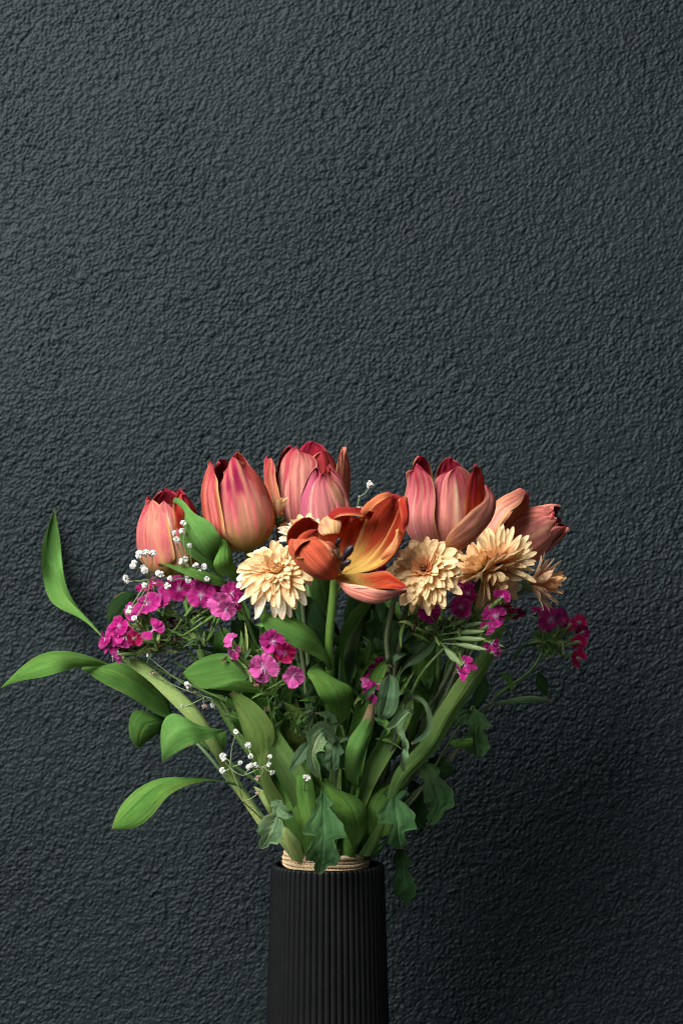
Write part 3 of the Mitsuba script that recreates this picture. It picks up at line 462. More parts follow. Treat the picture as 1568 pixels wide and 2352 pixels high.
mum(k, (1110, 1312, -22), (-0.55, -0.30, 0.68), [(22, 76, 58, 66, 10, TAN, CRM * 0.85), (22, 72, 38, 46, 9.5, TAN, TAN * 1.15), (14, 66, 18, 22, 9, TAN * 0.9, TAN * 1.1)], 103)
stem(k, [(1106, 1320, -18), (1080, 1400, -8), (1000, 1600, 0)], 9, (5, 6, 6), GS)
k = thing('chrysanthemum', 'peach chrysanthemum with orange heart under the rightmost tulip', 'chrysanthemum', MUM)
mum(k, (1146, 1292, -34), (0.12, -0.86, 0.36), [(15, 86, 76, 80, 6.8, PCH * 1.04, CRM * 1.02, -42, 122), (14, 70, 62, 66, 6.4, PCH, CRM * 0.95, -50, 130), (12, 46, 44, 40, 6, ORG * 0.95, PCH), (14, 26, 28, -8, 5.5, ORG * 0.8, ORG)], 104)
stem(k, [(1146, 1302, -28), (1110, 1400, -10), (1000, 1640, 0)], 10, (5, 6, 6), GS)
k = thing('chrysanthemum', 'pale tan chrysanthemum nodding downward below the orange hearted one', 'chrysanthemum', MUM)
mum(k, (1118, 1318, -30), (0.62, -0.45, -0.42), [(24, 96, 62, 70, 12, TAN * 1.05, CRM * 0.9, -90, 200), (22, 88, 42, 48, 11, TAN, CRM * 0.85), (18, 76, 24, 28, 10, TAN * 0.9, TAN * 1.15)], 105, droop=0.05)
stem(k, [(1112, 1314, -26), (1090, 1400, -8), (990, 1660, 0)], 11, (5, 6, 6), GS)
k = thing('chrysanthemum', 'orange streaked chrysanthemum facing right, at the far right', 'chrysanthemum', MUM)
mum(k, (1222, 1342, -8), (0.88, -0.30, 0.10), [(16, 80, 52, 56, 6.6, (0.88, 0.46, 0.27), (0.92, 0.66, 0.44)), (14, 80, 34, 38, 6.6, (0.88, 0.42, 0.24), (0.92, 0.60, 0.38)), (9, 74, 15, 17, 6.2, ORG * 1.02, PCH)], 106, calyx=False)
part(k, 'calyx', blob(P(1214, 1345, -8), 15 * S, (0.11, 0.17, 0.065), seed=4, rough=0.5), 'stem_mat')
stem(k, [(1206, 1352, -6), (1150, 1400, 5), (1040, 1590, 8), (930, 1800, 4)], 12, (5, 6, 6), GS)
k = thing('chrysanthemum', 'half open orange bud between the closed tulips', 'chrysanthemum', MUM)
mum(k, (638, 1190, -8), (0.05, -0.25, 0.96), [(10, 52, 24, 20, 6, ORG, CRM * 0.9), (8, 46, 12, 8, 6, ORG, PCH)], 107, calyx=False)
part(k, 'calyx', blob(P(638, 1192, -8), 15 * S, (0.055, 0.075, 0.025), (1, 1, 0.85), seed=7, rough=0.5), 'stem_mat')
stem(k, [(638, 1196, -8), (640, 1260, 0), (660, 1420, 5), (700, 1700, 4)], 13, (4.5, 5.5, 6), GS)
k = thing('chrysanthemum', 'whitish chrysanthemum mostly hidden behind the open tulip', 'chrysanthemum', MUM)
mum(k, (698, 1240, -26), (0.0, -0.55, 0.80), [(26, 60, 58, 68, 9, CRM, WHT), (22, 64, 34, 40, 9, PCH, CRM), (14, 50, 22, 20, 9, PCH, CRM)], 108, droop=0.05, wilt=0.2)
stem(k, [(692, 1250, -22), (694, 1360, -18), (700, 1440, -14), (720, 1700, -6)], 14, (5, 6, 6), GS)
# ------------------------------------------------------------------ sweet williams
MAG = [np.array(x) for x in ((0.37, 0.022, 0.165), (0.30, 0.011, 0.12), (0.46, 0.075, 0.25), (0.24, 0.008, 0.08), (0.36, 0.012, 0.075))]
def blossom(par, c, axis, size, hue, seed, n_pet=5, keep=None, tube=None, open_=82):
    rng = np.random.default_rng(seed); A, U, R = frame(axis); c = P(*c); size = size * 0.82; s_ = size * S; col = MAG[hue]
    ms = [blob(c - A * 0.02 * s_, 0.10 * s_, (0.62, 0.40, 0.52), seed=seed)]
    for q in range(2 + seed % 2):                          # pale stamens
        v = unit(A + R * rng.normal() * 0.5 + U * rng.normal() * 0.5)
        ms.append(tubemesh([c, c + v * s_ * 0.3, c + v * s_ * 0.5 + U * s_ * rng.normal() * 0.2], [0.022 * s_, 0.016 * s_], (0.62, 0.45, 0.56), 5, 7))
    b = part(par, 'blossom', join(ms), 'soft_mat')
    for i in range(n_pet):
        if keep is not None and i not in keep: continue
        f = 2 * math.pi * i / n_pet + rng.uniform(-0.2, 0.2) + seed; e = U * math.cos(f) + R * math.sin(f); th = math.radians(open_ + rng.uniform(-16, 22)); n, m = 11, 11
        tt = np.linspace(0, 1, n); dr_ = A * math.cos(th) + e * math.sin(th)
        L = s_ * rng.uniform(0.88, 1.1); bend = rng.uniform(-0.25, 0.3)
        pts = c + dr_ * (tt * L)[:, None] - A * (bend * L * tt ** 2)[:, None]
        G = blade(pts, np.array([0.07, 0.12, 0.28, 0.46, 0.56, 0.56, 0.46]) * size, face=A, cup=rng.uniform(-0.5, 0.4), n=n, m=m, seed=seed + i, wav=0.22, world=True, roll=rng.normal() * 14)
        u = np.linspace(-1, 1, m)[None]; t = tt[:, None]
        G = G + dr_ * (L * sstep(0.55, 1, t) * (0.17 * (np.abs((u * 2.5 + 0.2 * i) % 1 - 0.5) * 2) - 0.12 * u ** 2))[..., None]
        G = G + A * (0.05 * L * np.sin(u * 7) * t * t)[..., None]
        C = col * (1 + 1.1 * nz(u * 7, t * 1.5, seed + i) + 0.13 * np.sin(u * 16))[..., None] * rng.uniform(0.72, 1.25) + np.array((0.10, 0.05, 0.09)) * sstep(0.75, 1.05, t + 0.5 * nz(u * 5, t, seed + i))[..., None]
        C = C + (np.array((0.66, 0.30, 0.55)) - C) * ((1 - sstep(0.05, 0.35, t)) * 0.7)[..., None]
        part(b, 'petal', flat(G, C), 'petal_mat')
    if tube is not None:
        q = P(*tube); end = c - A * 0.04 * s_
        mid = end + (q - end) * 0.45 - A * 0.15 * s_
        part(b, 'calyx', tubemesh([end, mid, q], np.array([5.0, 4.6, 2.4]) * S, ((0.16, 0.25, 0.075), (0.12, 0.22, 0.05))), 'stem_mat')
def bracts(par, nodes, cnt, seed, L=(28, 70), up=(0, 0, 1), spread=1.0, W=4.2, kinds=('vivid', 'strap', 'grey', 'pale')):
    rng = np.random.default_rng(seed)
    for i in range(cnt):
        x, y, d = nodes[rng.integers(len(nodes))]
        p = P(x + rng.normal() * 7, y + rng.normal() * 7, d + rng.normal() * 3); v = unit(np.array(up, float) + rng.normal(size=3) * 0.7 * spread); l = rng.uniform(*L) * S
        w = unit(v + rng.normal(size=3) * 0.5 + np.array([0, 0, -0.15]))
        G = blade([p, p + v * l * 0.5, p + (v * 0.5 + w * 0.55) * l], [W * 0.6, W, W * 0.75, 0.3], face=unit(rng.normal(size=3) + np.array([0, -1, 0])), cup=0.6, n=9, m=5, world=True)
        part(par, 'bract', flat(G, leafcol(9, 5, kinds[i % len(kinds)], seed + i)), 'leaf_mat')
def husks(par, nodes, cnt, seed, cols=((0.10, 0.055, 0.035), (0.16, 0.10, 0.06), (0.055, 0.02, 0.03))):
    """Withered brown flowers among the fresh ones."""
    rng = np.random.default_rng(seed)
    for i in range(cnt):
        x, y, d = nodes[rng.integers(len(nodes))]; x, y, d = x + rng.normal() * 14, y + rng.normal() * 9, d + rng.normal() * 5; ms = []
        for q in range(4):
            p = P(x, y, d); v = unit(rng.normal(size=3) + np.array([0, -0.4, 0.5])); l = rng.uniform(8, 17) * S
            G = blade([p, p + v * l * 0.5 + rng.normal(size=3) * 2 * S, p + v * l + rng.normal(size=3) * 4 * S], [1.5, 3.4, 3, 0.8], face=rng.normal(size=3), n=7, m=5, wav=0.6, seed=seed + i * 5 + q, world=True)
            ms.append(flat(G, np.full(G.shape, 1.0) * np.array(cols[rng.integers(len(cols))]) * rng.uniform(0.7, 1.4)))
        part(par, 'withered_flower', join(ms), 'soft_mat')
SW = 'magenta sweet williams'
def cluster(label, flowers, node, route, i, seed, nb, nh=0, bnodes=None, up=(0, 0, 1)):
    k = thing('sweet_william', label, 'sweet william', SW)
    for j, (x, y, d, sz, hue, ax, *kp) in enumerate(flowers):
        nx, ny, nd = node[j % len(node)]
        blossom(k, (x, y, d), ax, sz, hue, seed + j * 3, keep=kp[0] if kp else None, tube=(x + (nx - x) * 0.45, y + (ny - y) * 0.45, d + (nd - d) * 0.45))
        part(k, 'stalk', tubemesh([P(x + (nx - x) * 0.45, y + (ny - y) * 0.45, d + (nd - d) * 0.45), P(x + (nx - x) * 0.75 + 4, y + (ny - y) * 0.72, d + (nd - d) * 0.7), P(nx, ny, nd)], np.array([2.2, 2.6]) * S, ((0.13, 0.22, 0.055), (0.10, 0.18, 0.045)), 7), 'stem_mat')
    if nb: bracts(k, bnodes or node, nb, seed, up=up)
    if nh: husks(k, bnodes or node, nh, seed + 1)
    stem(k, route, i, (3.5, 4.2, 5), ((0.11, 0.19, 0.05), (0.10, 0.17, 0.05)))
    return k
f_ = (-0.1, -1, 0.25); u_ = (-0.1, -0.6, 0.85); l_ = (-0.75, -0.6, 0.1); r_ = (0.7, -0.7, 0.1); d_ = (-0.2, -0.75, -0.6)
W1 = cluster('broad magenta sweet william head on the left, with white stamens', [
    (340, 1386, -30, 40, 0, u_), (314, 1402, -22, 34, 1, (-0.5, -0.6, 0.6)), (366, 1372, -26, 36, 0, u_), (413, 1352, -28, 37, 1, (0, -0.75, 0.6)), (462, 1366, -34, 36, 0, f_), (446, 1352, -22, 30, 1, u_), (508, 1388, -42, 33, 2, (0.05, -1, 0.1)),
    (532, 1364, -34, 30, 0, (0.3, -0.8, 0.3)), (536, 1386, -36, 26, 1, r_), (266, 1456, -22, 34, 0, (-0.5, -0.85, 0.1)), (288, 1462, -26, 30, 0, f_), (250, 1480, -16, 26, 0, l_), (352, 1447, -36, 31, 0, f_, (0, 2, 3)), (259, 1508, -18, 26, 2, d_, (0, 1)), (330, 1350, -8, 24, 3, u_), (355, 1340, -6, 24, 3, u_), (392, 1346, -22, 23, 3, u_), (484, 1356, -30, 26, 1, (0.2, -0.7, 0.6)), (520, 1398, -44, 27, 2, (0.1, -0.9, -0.2)), (274, 1438, -26, 26, 1, (-0.2, -0.8, 0.5)), (242, 1466, -18, 23, 1, l_), (306, 1466, -28, 23, 4, (0.5, -0.8, 0.1))],
    [(360, 1500, -10), (420, 1490, -8), (470, 1480, -12), (330, 1496, -8)], [(430, 1490, -8), (480, 1560, 0), (600, 1760, 6)], 15, 301, 120, 40, [(330, 1440, -16), (380, 1430, -14), (430, 1425, -16), (480, 1430, -18), (400, 1480, -14), (460, 1480, -16), (300, 1490, -10), (360, 1490, -12)], (-0.2, -0.4, 0.8))
for q in ((300, 1500), (400, 1520), (470, 1500)):
    stem(W1, [(q[0], q[1], -8), (q[0] + 50, q[1] + 30, -4), (520, 1610, 2)], 15, (2.4, 3), dead=True, name='stalk')
cluster('light magenta sweet william head at the front, below the wilted cream bloom', [
    (604, 1534, -82, 37, 2, (-0.1, -1, 0.05)), (628, 1474, -76, 33, 0, (-0.1, -0.9, 0.3)), (640, 1484, -70, 28, 1, r_), (602, 1486, -74, 24, 2, (-0.4, -0.9, 0.2), (0, 1)), (533, 1470, -70, 25, 2, (-0.3, -0.8, 0.5), (0, 1, 2)), (535, 1492, -72, 24, 2, (0.5, -0.8, 0.2), (1, 2, 3)), (534, 1514, -70, 24, 1, l_, (2, 3)), (652, 1500, -74, 30, 4, (0.4, -0.9, 0)), (674, 1552, -80, 29, 2, (0.2, -0.95, -0.1)), (655, 1470, -68, 24, 0, (0.4, -0.8, 0.4))],
    [(600, 1590, -50), (625, 1585, -50)], [(615, 1590, -48), (625, 1650, -36), (690, 1820, -20)], 16, 331, 40, 8, [(590, 1560, -60), (560, 1510, -62), (630, 1590, -52), (640, 1530, -62)])
W2 = cluster('magenta sweet william tucked below the round cream chrysanthemum', [
    (984, 1404, -48, 32, 0, (0, -0.85, -0.4)), (1058, 1394, -50, 31, 0, (-0.1, -0.95, 0)), (1074, 1364, -40, 27, 1, (0.2, -0.8, 0.4)), (1070, 1338, -26, 22, 1, u_), (1100, 1350, -10, 24, 3, u_), (1152, 1372, -50, 24, 1, (0, -0.8, 0.4), (0, 1, 2)), (1136, 1416, -46, 32, 0, (0.3, -0.8, 0.35)), (1120, 1438, -48, 27, 0, (-0.4, -0.8, 0), (0, 1, 3)), (1128, 1478, -52, 26, 0, (0.5, -0.7, 0.3), (0, 1, 2)), (1132, 1500, -52, 24, 2, (0.4, -0.8, -0.4), (2, 3)), (1066, 1528, -58, 29, 0, (-0.1, -0.7, 0.6), (0, 1, 4)), (1052, 1545, -58, 30, 0, (-0.4, -0.7, -0.4), (2, 3)), (865, 1312, -30, 26, 1, f_), (1160, 1400, -10, 26, 4, u_), (1185, 1410, 5, 26, 3, u_)],
    [(1020, 1466, -36), (1040, 1480, -36), (1060, 1450, -34)], [(1030, 1480, -34), (960, 1560, -28), (900, 1700, -16)], 17, 361, 110, 12, [(1010, 1450, -40), (1050, 1440, -40), (1090, 1430, -36), (1040, 1470, -42), (1100, 1470, -42), (940, 1420, -34), (960, 1440, -34), (1130, 1430, -20)], (0.5, -0.4, 0.5))
for (x0, y0, x1, y1, d0) in ((1012, 1458, 1112, 1450, -44), (1016, 1470, 1116, 1468, -48), (1018, 1478, 1118, 1492, -50), (1014, 1480, 1062, 1530, -50), (1010, 1474, 1044, 1520, -48), (1000, 1450, 975, 1440, -42), (1012, 1450, 1070, 1420, -42), (1020, 1452, 1110, 1428, -40)):
    a_, b_ = P(x0, y0, d0), P(x1, y1, d0 - 6)
    part(W2, 'bud', tubemesh([a_, a_ + (b_ - a_) * 0.45 + np.array([0, 0, 0.0006]), a_ + (b_ - a_) * 0.8, b_], np.array([1.8, 2.4, 6.5, 5.5, 0.8]) * S, ((0.13, 0.23, 0.06), (0.22, 0.33, 0.13), (0.26, 0.34, 0.16)), 9, 16, seed=x1), 'stem_mat')
cluster('dark magenta sweet william standing apart at the far right', [
    (1264, 1424, 40, 36, 0, (-0.1, -0.95, 0.15)), (1288, 1412, 50, 22, 0, (0.3, -0.8, 0.4)), (1244, 1402, 52, 26, 3, u_), (1330, 1428, 52, 23, 4, (0.3, -0.9, 0.1)), (1338, 1452, 52, 22, 3, (0.5, -0.8, 0)), (1328, 1474, 50, 23, 4, (0.2, -0.9, -0.1)), (1308, 1434, 48, 21, 4, f_), (1328, 1512, 48, 25, 4, (0.1, -0.9, -0.2), (0, 1, 2, 3))],
    [(1248, 1500, 46), (1256, 1496, 46)], [(1244, 1500, 46), (1218, 1541, 44), (1163, 1581, 38), (1120, 1622, 32), (1000, 1780, 16)], 18, 391, 70, 0, [(1250, 1490, 46), (1270, 1480, 44), (1262, 1470, 44), (1240, 1470, 48)], (0.45, -0.3, 0.75))
cluster('small magenta sweet william deep in the shade of the middle', [
    (832, 1566, -38, 17, 2, (-0.1, -0.6, 0.7), (0, 1, 2)), (858, 1590, -42, 31, 0, (-0.3, -0.8, -0.2), (0, 1, 2)), (868, 1568, -36, 24, 0, (0.2, -0.7, 0.6)), (884, 1542, -34, 23, 2, (0.5, -0.8, 0.2), (0, 1)), (848, 1540, -14, 26, 3, u_), (872, 1530, -12, 26, 3, u_)],
    [(852, 1640, -20)], [(852, 1640, -20), (836, 1760, -12)], 19, 421, 14, 0, [(852, 1620, -26), (836, 1610, -26)])
# ------------------------------------------------------------------ baby's breath
GY = "sprigs of white baby's breath"
def gyp(label, pts, nodes, route, i, seed, sz=7.0, d=-20, tint=(0.84, 0.83, 0.78)):
    k = thing('babys_breath', label, "baby's breath", GY); rng = np.random.default_rng(seed)
    for j, (x, y, *dd) in enumerate(pts):
        z = dd[0] if dd else d + rng.uniform(-6, 6); c = P(x, y, z); ms = []
        r = sz * 0.76 * rng.uniform(0.75, 1.15) * (dd[1] if len(dd) > 1 else 1)
        col = np.array(tint) * rng.uniform(0.85, 1.0) if not (len(dd) > 2) else np.array((0.55, 0.42, 0.34))
        for q in range(24):
            v = unit(rng.normal(size=3) + np.array([-0.2, -0.5, 0.4])); w = unit(np.cross(v, rng.normal(size=3)))
            p0 = c + v * r * 0.25 * S; p1 = c + (v * 0.75 + w * 0.35) * r * S; p2 = c + (v * 0.95 + w * 0.9) * r * S
            G = blade([p0, p1, p2], [r * 0.22, r * 0.5, r * 0.42], face=v, n=5, m=4, wav=0.5, seed=seed + q, world=True)
            ms.append(flat(G, np.full(G.shape, 1.0) * col * rng.uniform(0.88, 1.05)))
        ms.append(blob(c, r * 0.45 * S, col * 0.85, seed=j, n=6))
        b = part(k, 'blossom', join(ms), 'soft_mat')
        nn = min(nodes, key=lambda q: (q[0] - x) ** 2 + (q[1] - y) ** 2); a, e = P(x, y + 3, z), P(*nn)
        part(b, 'stalk', tubemesh([a, a + (e - a) * 0.55 + rng.normal(size=3) * 4 * S, e], np.array([1.1, 1.2]) * S, (0.19, 0.25, 0.11), 6, 9), 'stem_mat')
    for a, b in zip(nodes[:-1], nodes[1:]):
        part(k, 'twig', tubemesh([P(*a), (P(*a) + P(*b)) / 2 + rng.normal(size=3) * 3 * S, P(*b)], np.array([1.3, 1.6]) * S, (0.15, 0.21, 0.08), 6, 9), 'stem_mat')
    stem(k, route, i, (1.7, 2.4, 3), ((0.14, 0.2, 0.08), (0.10, 0.15, 0.06)))
gyp("baby's breath sprig, the densest one, in front of the leftmost tulip", [(322, 1274, -40, 1.25), (336, 1271, -40, 1.25), (351, 1273, -38, 1.2), (309, 1293), (306, 1300), (329, 1303), (333, 1310), (289, 1326), (290, 1333), (331, 1344), (364, 1316), (370, 1320), (391, 1329), (385, 1346), (431, 1322), (433, 1332), (457, 1315), (467, 1328), (475, 1330), (417, 1290), (427, 1284), (450, 1299), (469, 1302), (436, 1253), (400, 1224), (406, 1240), (419, 1221), (421, 1202), (310, 1421, -36), (299, 1396, -34), (296, 1405, -34)],
    [(345, 1330, -32), (385, 1342, -28), (440, 1330, -30), (450, 1345, -24), (470, 1350, -20)], [(470, 1350, -20), (500, 1420, -10), (600, 1700, -4)], 20, 501, 7.6, -38)
gyp("twiggy baby's breath sprig low on the left above the vase", [(512, 1737), (516, 1745), (512, 1770), (552, 1752), (576, 1737), (577, 1758), (588, 1757), (572, 1762), (620, 1738), (618, 1756), (625, 1774), (592, 1787, -62, 1, 1), (592, 1820, -60, 0.9, 1), (570, 1712), (543, 1681)],
    [(600, 1762, -54), (560, 1782, -56), (530, 1765, -56), (558, 1840, -52)], [(558, 1842, -52), (600, 1880, -44), (660, 1930, -26)], 21, 531, 7.0, -58)
gyp("single white baby's breath blossom on a curved thread above the open tulip", [(850, 1112, 10, 1.15), (846, 1118, 10, 0.7), (832, 1170, 0, 0.9), (822, 1168, 0, 0.8), (815, 1174, 0, 0.8), (824, 1140, 6, 0.3)], [(824, 1142, 6), (818, 1165, 4), (812, 1180, 4)], [(812, 1180, 4), (806, 1300, 4), (780, 1600, 8)], 22, 551, 7.0, 8)
gyp("faded baby's breath sprig half hidden under the left leaves", [(429, 1571), (434, 1577), (448, 1590, -14, 0.9, 1), (470, 1622, -16, 0.9, 1), (490, 1620), (592, 1595), (598, 1600), (609, 1607), (612, 1629, -30, 1, 1), (629, 1640), (706, 1787, -62, 1.1), (700, 1784, -62, 0.9), (647, 1730, -30, 0.9, 1), (665, 1777, -34, 0.9, 1), (418, 1622, -14, .8), (678, 1388, -30, 0.9), (350, 1545, -14, 0.9, 1), (340, 1505, -20, .8)],
    [(470, 1600, -14), (520, 1640, -14), (590, 1660, -16), (640, 1760, -20), (690, 1830, -30)], [(690, 1830, -30), (710, 1900, -20)], 23, 571, 6.4, -24)
# ------------------------------------------------------------------ leafy branches
BR = 'leafy green branches'
k = thing('leafy_branch', 'upright pointed green leaf curving up along the wall at the far left', 'leafy branch', BR)
leaf2(k, [(237, 1466), (182, 1419), (123, 1387), (101, 1336), (97, 1266), (105, 1226), (126, 1170)], [(237, 1462), (188, 1405), (158, 1358), (144, 1300), (138, 1236), (131, 1195), (127, 1170)], [60, 92, 118, 130, 135, 138, 142], 'vivid', tilt=[0, -6, -10, -6, 10, 8, 0], bulge=-0.15, fold=-0.22, seed=601, label='slender folded leaf with a long tip')
leaf2(k, [(250, 1440), (246, 1405), (262, 1372), (295, 1358), (315, 1366)], [(268, 1445), (285, 1436), (300, 1425), (315, 1400), (316, 1368)], [40, 36, 34, 36], 'dark', tilt=6, bulge=0.1, seed=602)
stem(k, [(236, 1463, 60), (300, 1530, 45), (430, 1680, 25)], 24, (3.5, 4.5, 6), ((0.09, 0.19, 0.045), (0.09, 0.17, 0.05)))
k = thing('leafy_branch', 'branch with four broad glossy leaves reaching out to the left', 'leafy branch', BR)
leaf2(k, [(251, 1530), (164, 1536), (117, 1551), (44, 1565), (3, 1580)], [(251, 1526), (217, 1511), (176, 1499), (126, 1496), (73, 1514), (29, 1553), (3, 1579)], [20, 0, -10, -5, 10], 'tulip', tilt=[2, 10, 16, 10, 0], bulge=0.22, seed=611, label='arched leaf with a thin brown tip pointing to the left edge')
leaf2(k, [(395, 1643), (384, 1602), (351, 1570), (310, 1540), (278, 1521), (249, 1525), (188, 1536)], [(393, 1644), (381, 1647), (352, 1636), (293, 1598), (234, 1568), (205, 1548), (188, 1537)], [20, 14, 8, 8, 18], 'ruscus', tilt=-12, bulge=0.08, fold=0.06, seed=612)
leaf2(k, [(385, 1651), (345, 1636), (308, 1634), (296, 1664), (302, 1700), (319, 1720)], [(386, 1656), (372, 1677), (352, 1693), (335, 1706), (319, 1721)], [25, 16, 14, 18], 'ruscus', tilt=6, bulge=0.22, seed=613, label='dark rounded leaf with a pointed tip')
leaf2(k, [(514, 1676), (464, 1667), (435, 1654), (398, 1639), (376, 1656), (369, 1697), (373, 1750)], [(514, 1678), (490, 1692), (449, 1709), (418, 1722), (390, 1740), (373, 1751)], [-14, -30, -38, -36, -26], 'vivid', tilt=[0, -6, -10, -8, 0], bulge=0.12, fold=0.08, seed=614, label='glossy bright leaf folded forward with white water marks')
leaf2(k, [(520, 1680), (486, 1690), (470, 1705), (482, 1722)], [(520, 1684), (519, 1710), (505, 1727), (484, 1724)], [-6, -4, 0], 'ruscus', seed=615)
stem(k, [(250, 1528, 20), (320, 1560, 26), (390, 1644, 22), (464, 1719, 14), (530, 1800, 8), (607, 1891, 4)], 25, (2.5, 4, 5, 5.5), ((0.11, 0.19, 0.075), (0.10, 0.17, 0.085)))
k = thing('leafy_branch', 'single long arched leaf drooping at the lower left', 'leafy branch', BR)
leaf2(k, [(526, 1799), (486, 1794), (435, 1803), (387, 1829), (354, 1868), (318, 1897), (285, 1905), (258, 1905)], [(526, 1796), (449, 1787), (376, 1787), (321, 1809), (277, 1853), (262, 1885), (257, 1904)], [-10, -24, -36, -40, -34], 'tulip', tilt=[0, 6, 12, 8, 0], bulge=0.16, seed=621)
stem(k, [(524, 1797, -10), (560, 1812, -4), (620, 1890, 0)], 26, (3, 4), ((0.08, 0.14, 0.05),))
k = thing('leafy_branch', 'bright green leaves rising between the two left tulips', 'leafy branch', BR)
leaf2(k, [(500, 1300), (489, 1289), (463, 1274), (441, 1249), (427, 1223), (423, 1201), (431, 1180), (420, 1156), (400, 1143)], [(500, 1298), (505, 1280), (509, 1255), (508, 1236), (496, 1217), (480, 1197), (454, 1183), (437, 1169), (417, 1147), (400, 1143)], [-14, -30, -38, -34, -24, -10], 'vivid', tilt=-10, bulge=0.15, fold=0.18, seed=631, label='broad leaf with a long curled tip')
leaf2(k, [(510, 1330), (470, 1300), (430, 1270), (414, 1240), (412, 1212)], [(512, 1326), (490, 1290), (455, 1262), (432, 1232), (413, 1212)], [-6, -16, -20, -16], 'vivid', tilt=6, bulge=0.1, seed=632)
leaf2(k, [(548, 1340), (522, 1325), (500, 1314), (491, 1297), (496, 1278), (508, 1246), (511, 1220)], [(556, 1336), (547, 1316), (537, 1293), (531, 1267), (522, 1243), (511, 1221)], [-10, -30, -40, -34, -26], 'tulip', tilt=10, bulge=0.2, seed=633)
leaf2(k, [(534, 1352), (518, 1349), (485, 1342), (454, 1331), (419, 1317), (390, 1304), (366, 1293)], [(536, 1347), (509, 1328), (485, 1315), (458, 1306), (428, 1302), (393, 1301), (366, 1293)], [-20, -34, -40, -38, -30], 'ruscus', tilt=8, bulge=0.1, fold=0.12, seed=634)
stem(k, [(540, 1345, -14), (580, 1460, -6), (660, 1700, 0)], 27, (4, 5, 6), ((0.09, 0.17, 0.05),))
k = thing('leafy_branch', 'dark glossy leaf with a turned up rim in the left middle', 'leafy branch', BR)
leaf2(k, [(640, 1590), (589, 1570), (541, 1566), (486, 1581), (449, 1575), (430, 1560), (418, 1549)], [(640, 1580), (610, 1545), (559, 1512), (508, 1500), (449, 1519), (430, 1535), (418, 1548)], [-30, -38, -44, -42, -36], 'ruscus', tilt=14, bulge=-0.1, seed=641)
leaf2(k, [(640, 1592), (600, 1592), (541, 1588), (500, 1584), (476, 1580)], [(640, 1588), (600, 1570), (541, 1564), (505, 1575), (478, 1580)], [-38, -50, -54, -48], 'tulip', tilt=-4, bulge=0.2, seed=642, n=30, m=21)
leaf2(k, [(560, 1640), (520, 1600), (480, 1590), (452, 1570)], [(570, 1630), (560, 1600), (520, 1582), (452, 1568)], [-20, -30, -30], 'dark', seed=643)
stem(k, [(636, 1588, -30), (660, 1650, -18), (700, 1820, -6)], 28, (4, 5), ((0.09, 0.17, 0.05),))
k = thing('leafy_branch', 'broad mid green leaf tapering downward right in the centre', 'leafy branch', BR)
leaf2(k, [(785, 1664), (772, 1648), (752, 1622), (732, 1597), (716, 1566), (705, 1546), (727, 1524)], [(786, 1662), (800, 1642), (811, 1606), (806, 1580), (785, 1566), (762, 1554), (728, 1524)], [-44, -56, -64, -62, -50], 'tulip', tilt=[0, 6, 12, 8, 0], bulge=0.14, seed=651)
leaf2(k, [(811, 1805), (793, 1777), (793, 1733), (804, 1693), (829, 1656), (846, 1617)], [(818, 1805), (829, 1763), (844, 1715), (857, 1667), (855, 1634), (847, 1617)], [-20, -44, -54, -54, -48], 'vivid', tilt=10, bulge=0.32, seed=652, brown=0.23, label='thick bright leaf with a dry brown tip', rib=0.1)
leaf2(k, [(811, 1952), (789, 1902), (767, 1862), (749, 1829), (743, 1788)], [(815, 1950), (832, 1925), (844, 1888), (838, 1852), (815, 1829), (778, 1813), (744, 1787)], [-16, -30, -38, -36, -30], 'tulip', tilt=10, bulge=0.16, seed=653)
leaf2(k, [(822, 1960), (824, 1900), (826, 1850), (826, 1818), (851, 1806), (895, 1802)], [(826, 1958), (866, 1927), (895, 1914), (897, 1880), (898, 1840), (896, 1803)], [-4, -14, -18, -14], 'tulip', tilt=-6, bulge=0.15, seed=654)
stem(k, [(785, 1662, -44), (795, 1720, -30), (790, 1850, -16)], 29, (4, 6, 7), ((0.09, 0.17, 0.05),))
k = thing('leafy_branch', 'tall narrow leaves standing beside the stem of the open tulip', 'leafy branch', BR)
leaf2(k, [(790, 1600), (779, 1500), (779, 1474), (783, 1448), (799, 1418), (825, 1388), (850, 1378)], [(796, 1600), (785, 1500), (799, 1466), (818, 1435), (840, 1408), (851, 1380)], [-20, -30, -36, -36, -30], 'tulip', tilt=14, bulge=0.15, seed=661)
leaf2(k, [(780, 1700), (776, 1580), (782, 1500), (800, 1450), (826, 1418)], [(800, 1700), (806, 1578), (818, 1525), (825, 1474), (830, 1420)], [0, -14, -20, -16], 'grey', tilt=8, bulge=0.16, seed=662)
leaf2(k, [(752, 1420), (724, 1381), (711, 1355), (707, 1318), (712, 1290)], [(772, 1420), (770, 1381), (768, 1350), (750, 1310), (714, 1290)], [-24, -30, -32, -26], 'vivid', bulge=0.15, seed=663)
leaf2(k, [(740, 1600), (716, 1480), (690, 1420), (670, 1380)], [(765, 1600), (757, 1480), (745, 1420), (710, 1370), (672, 1378)], [-4, -12, -14, -10], 'dark', bulge=0.1, seed=664)
leaf2(k, [(800, 1480), (790, 1420), (800, 1370), (830, 1340)], [(830, 1480), (850, 1420), (860, 1370), (832, 1340)], [0, -4, -8, -6], 'dark', bulge=0.1, seed=665)
stem(k, [(782, 1600, -10), (780, 1720, -6)], 30, (6, 8), ((0.07, 0.13, 0.04),))
k = thing('leafy_branch', 'blunt grey green leaf hanging with a curled ribbon leaf behind it', 'leafy branch', BR)
leaf2(k, [(892, 1549), (876, 1566), (866, 1600), (863, 1640), (876, 1654)], [(896, 1549), (911, 1560), (916, 1590), (912, 1625), (898, 1646), (878, 1655)], [-40, -52, -60, -60, -56], 'grey', tilt=4, bulge=0.05, fold=-0.22, seed=671, rib=1.0, label='blunt folded grey green leaf')
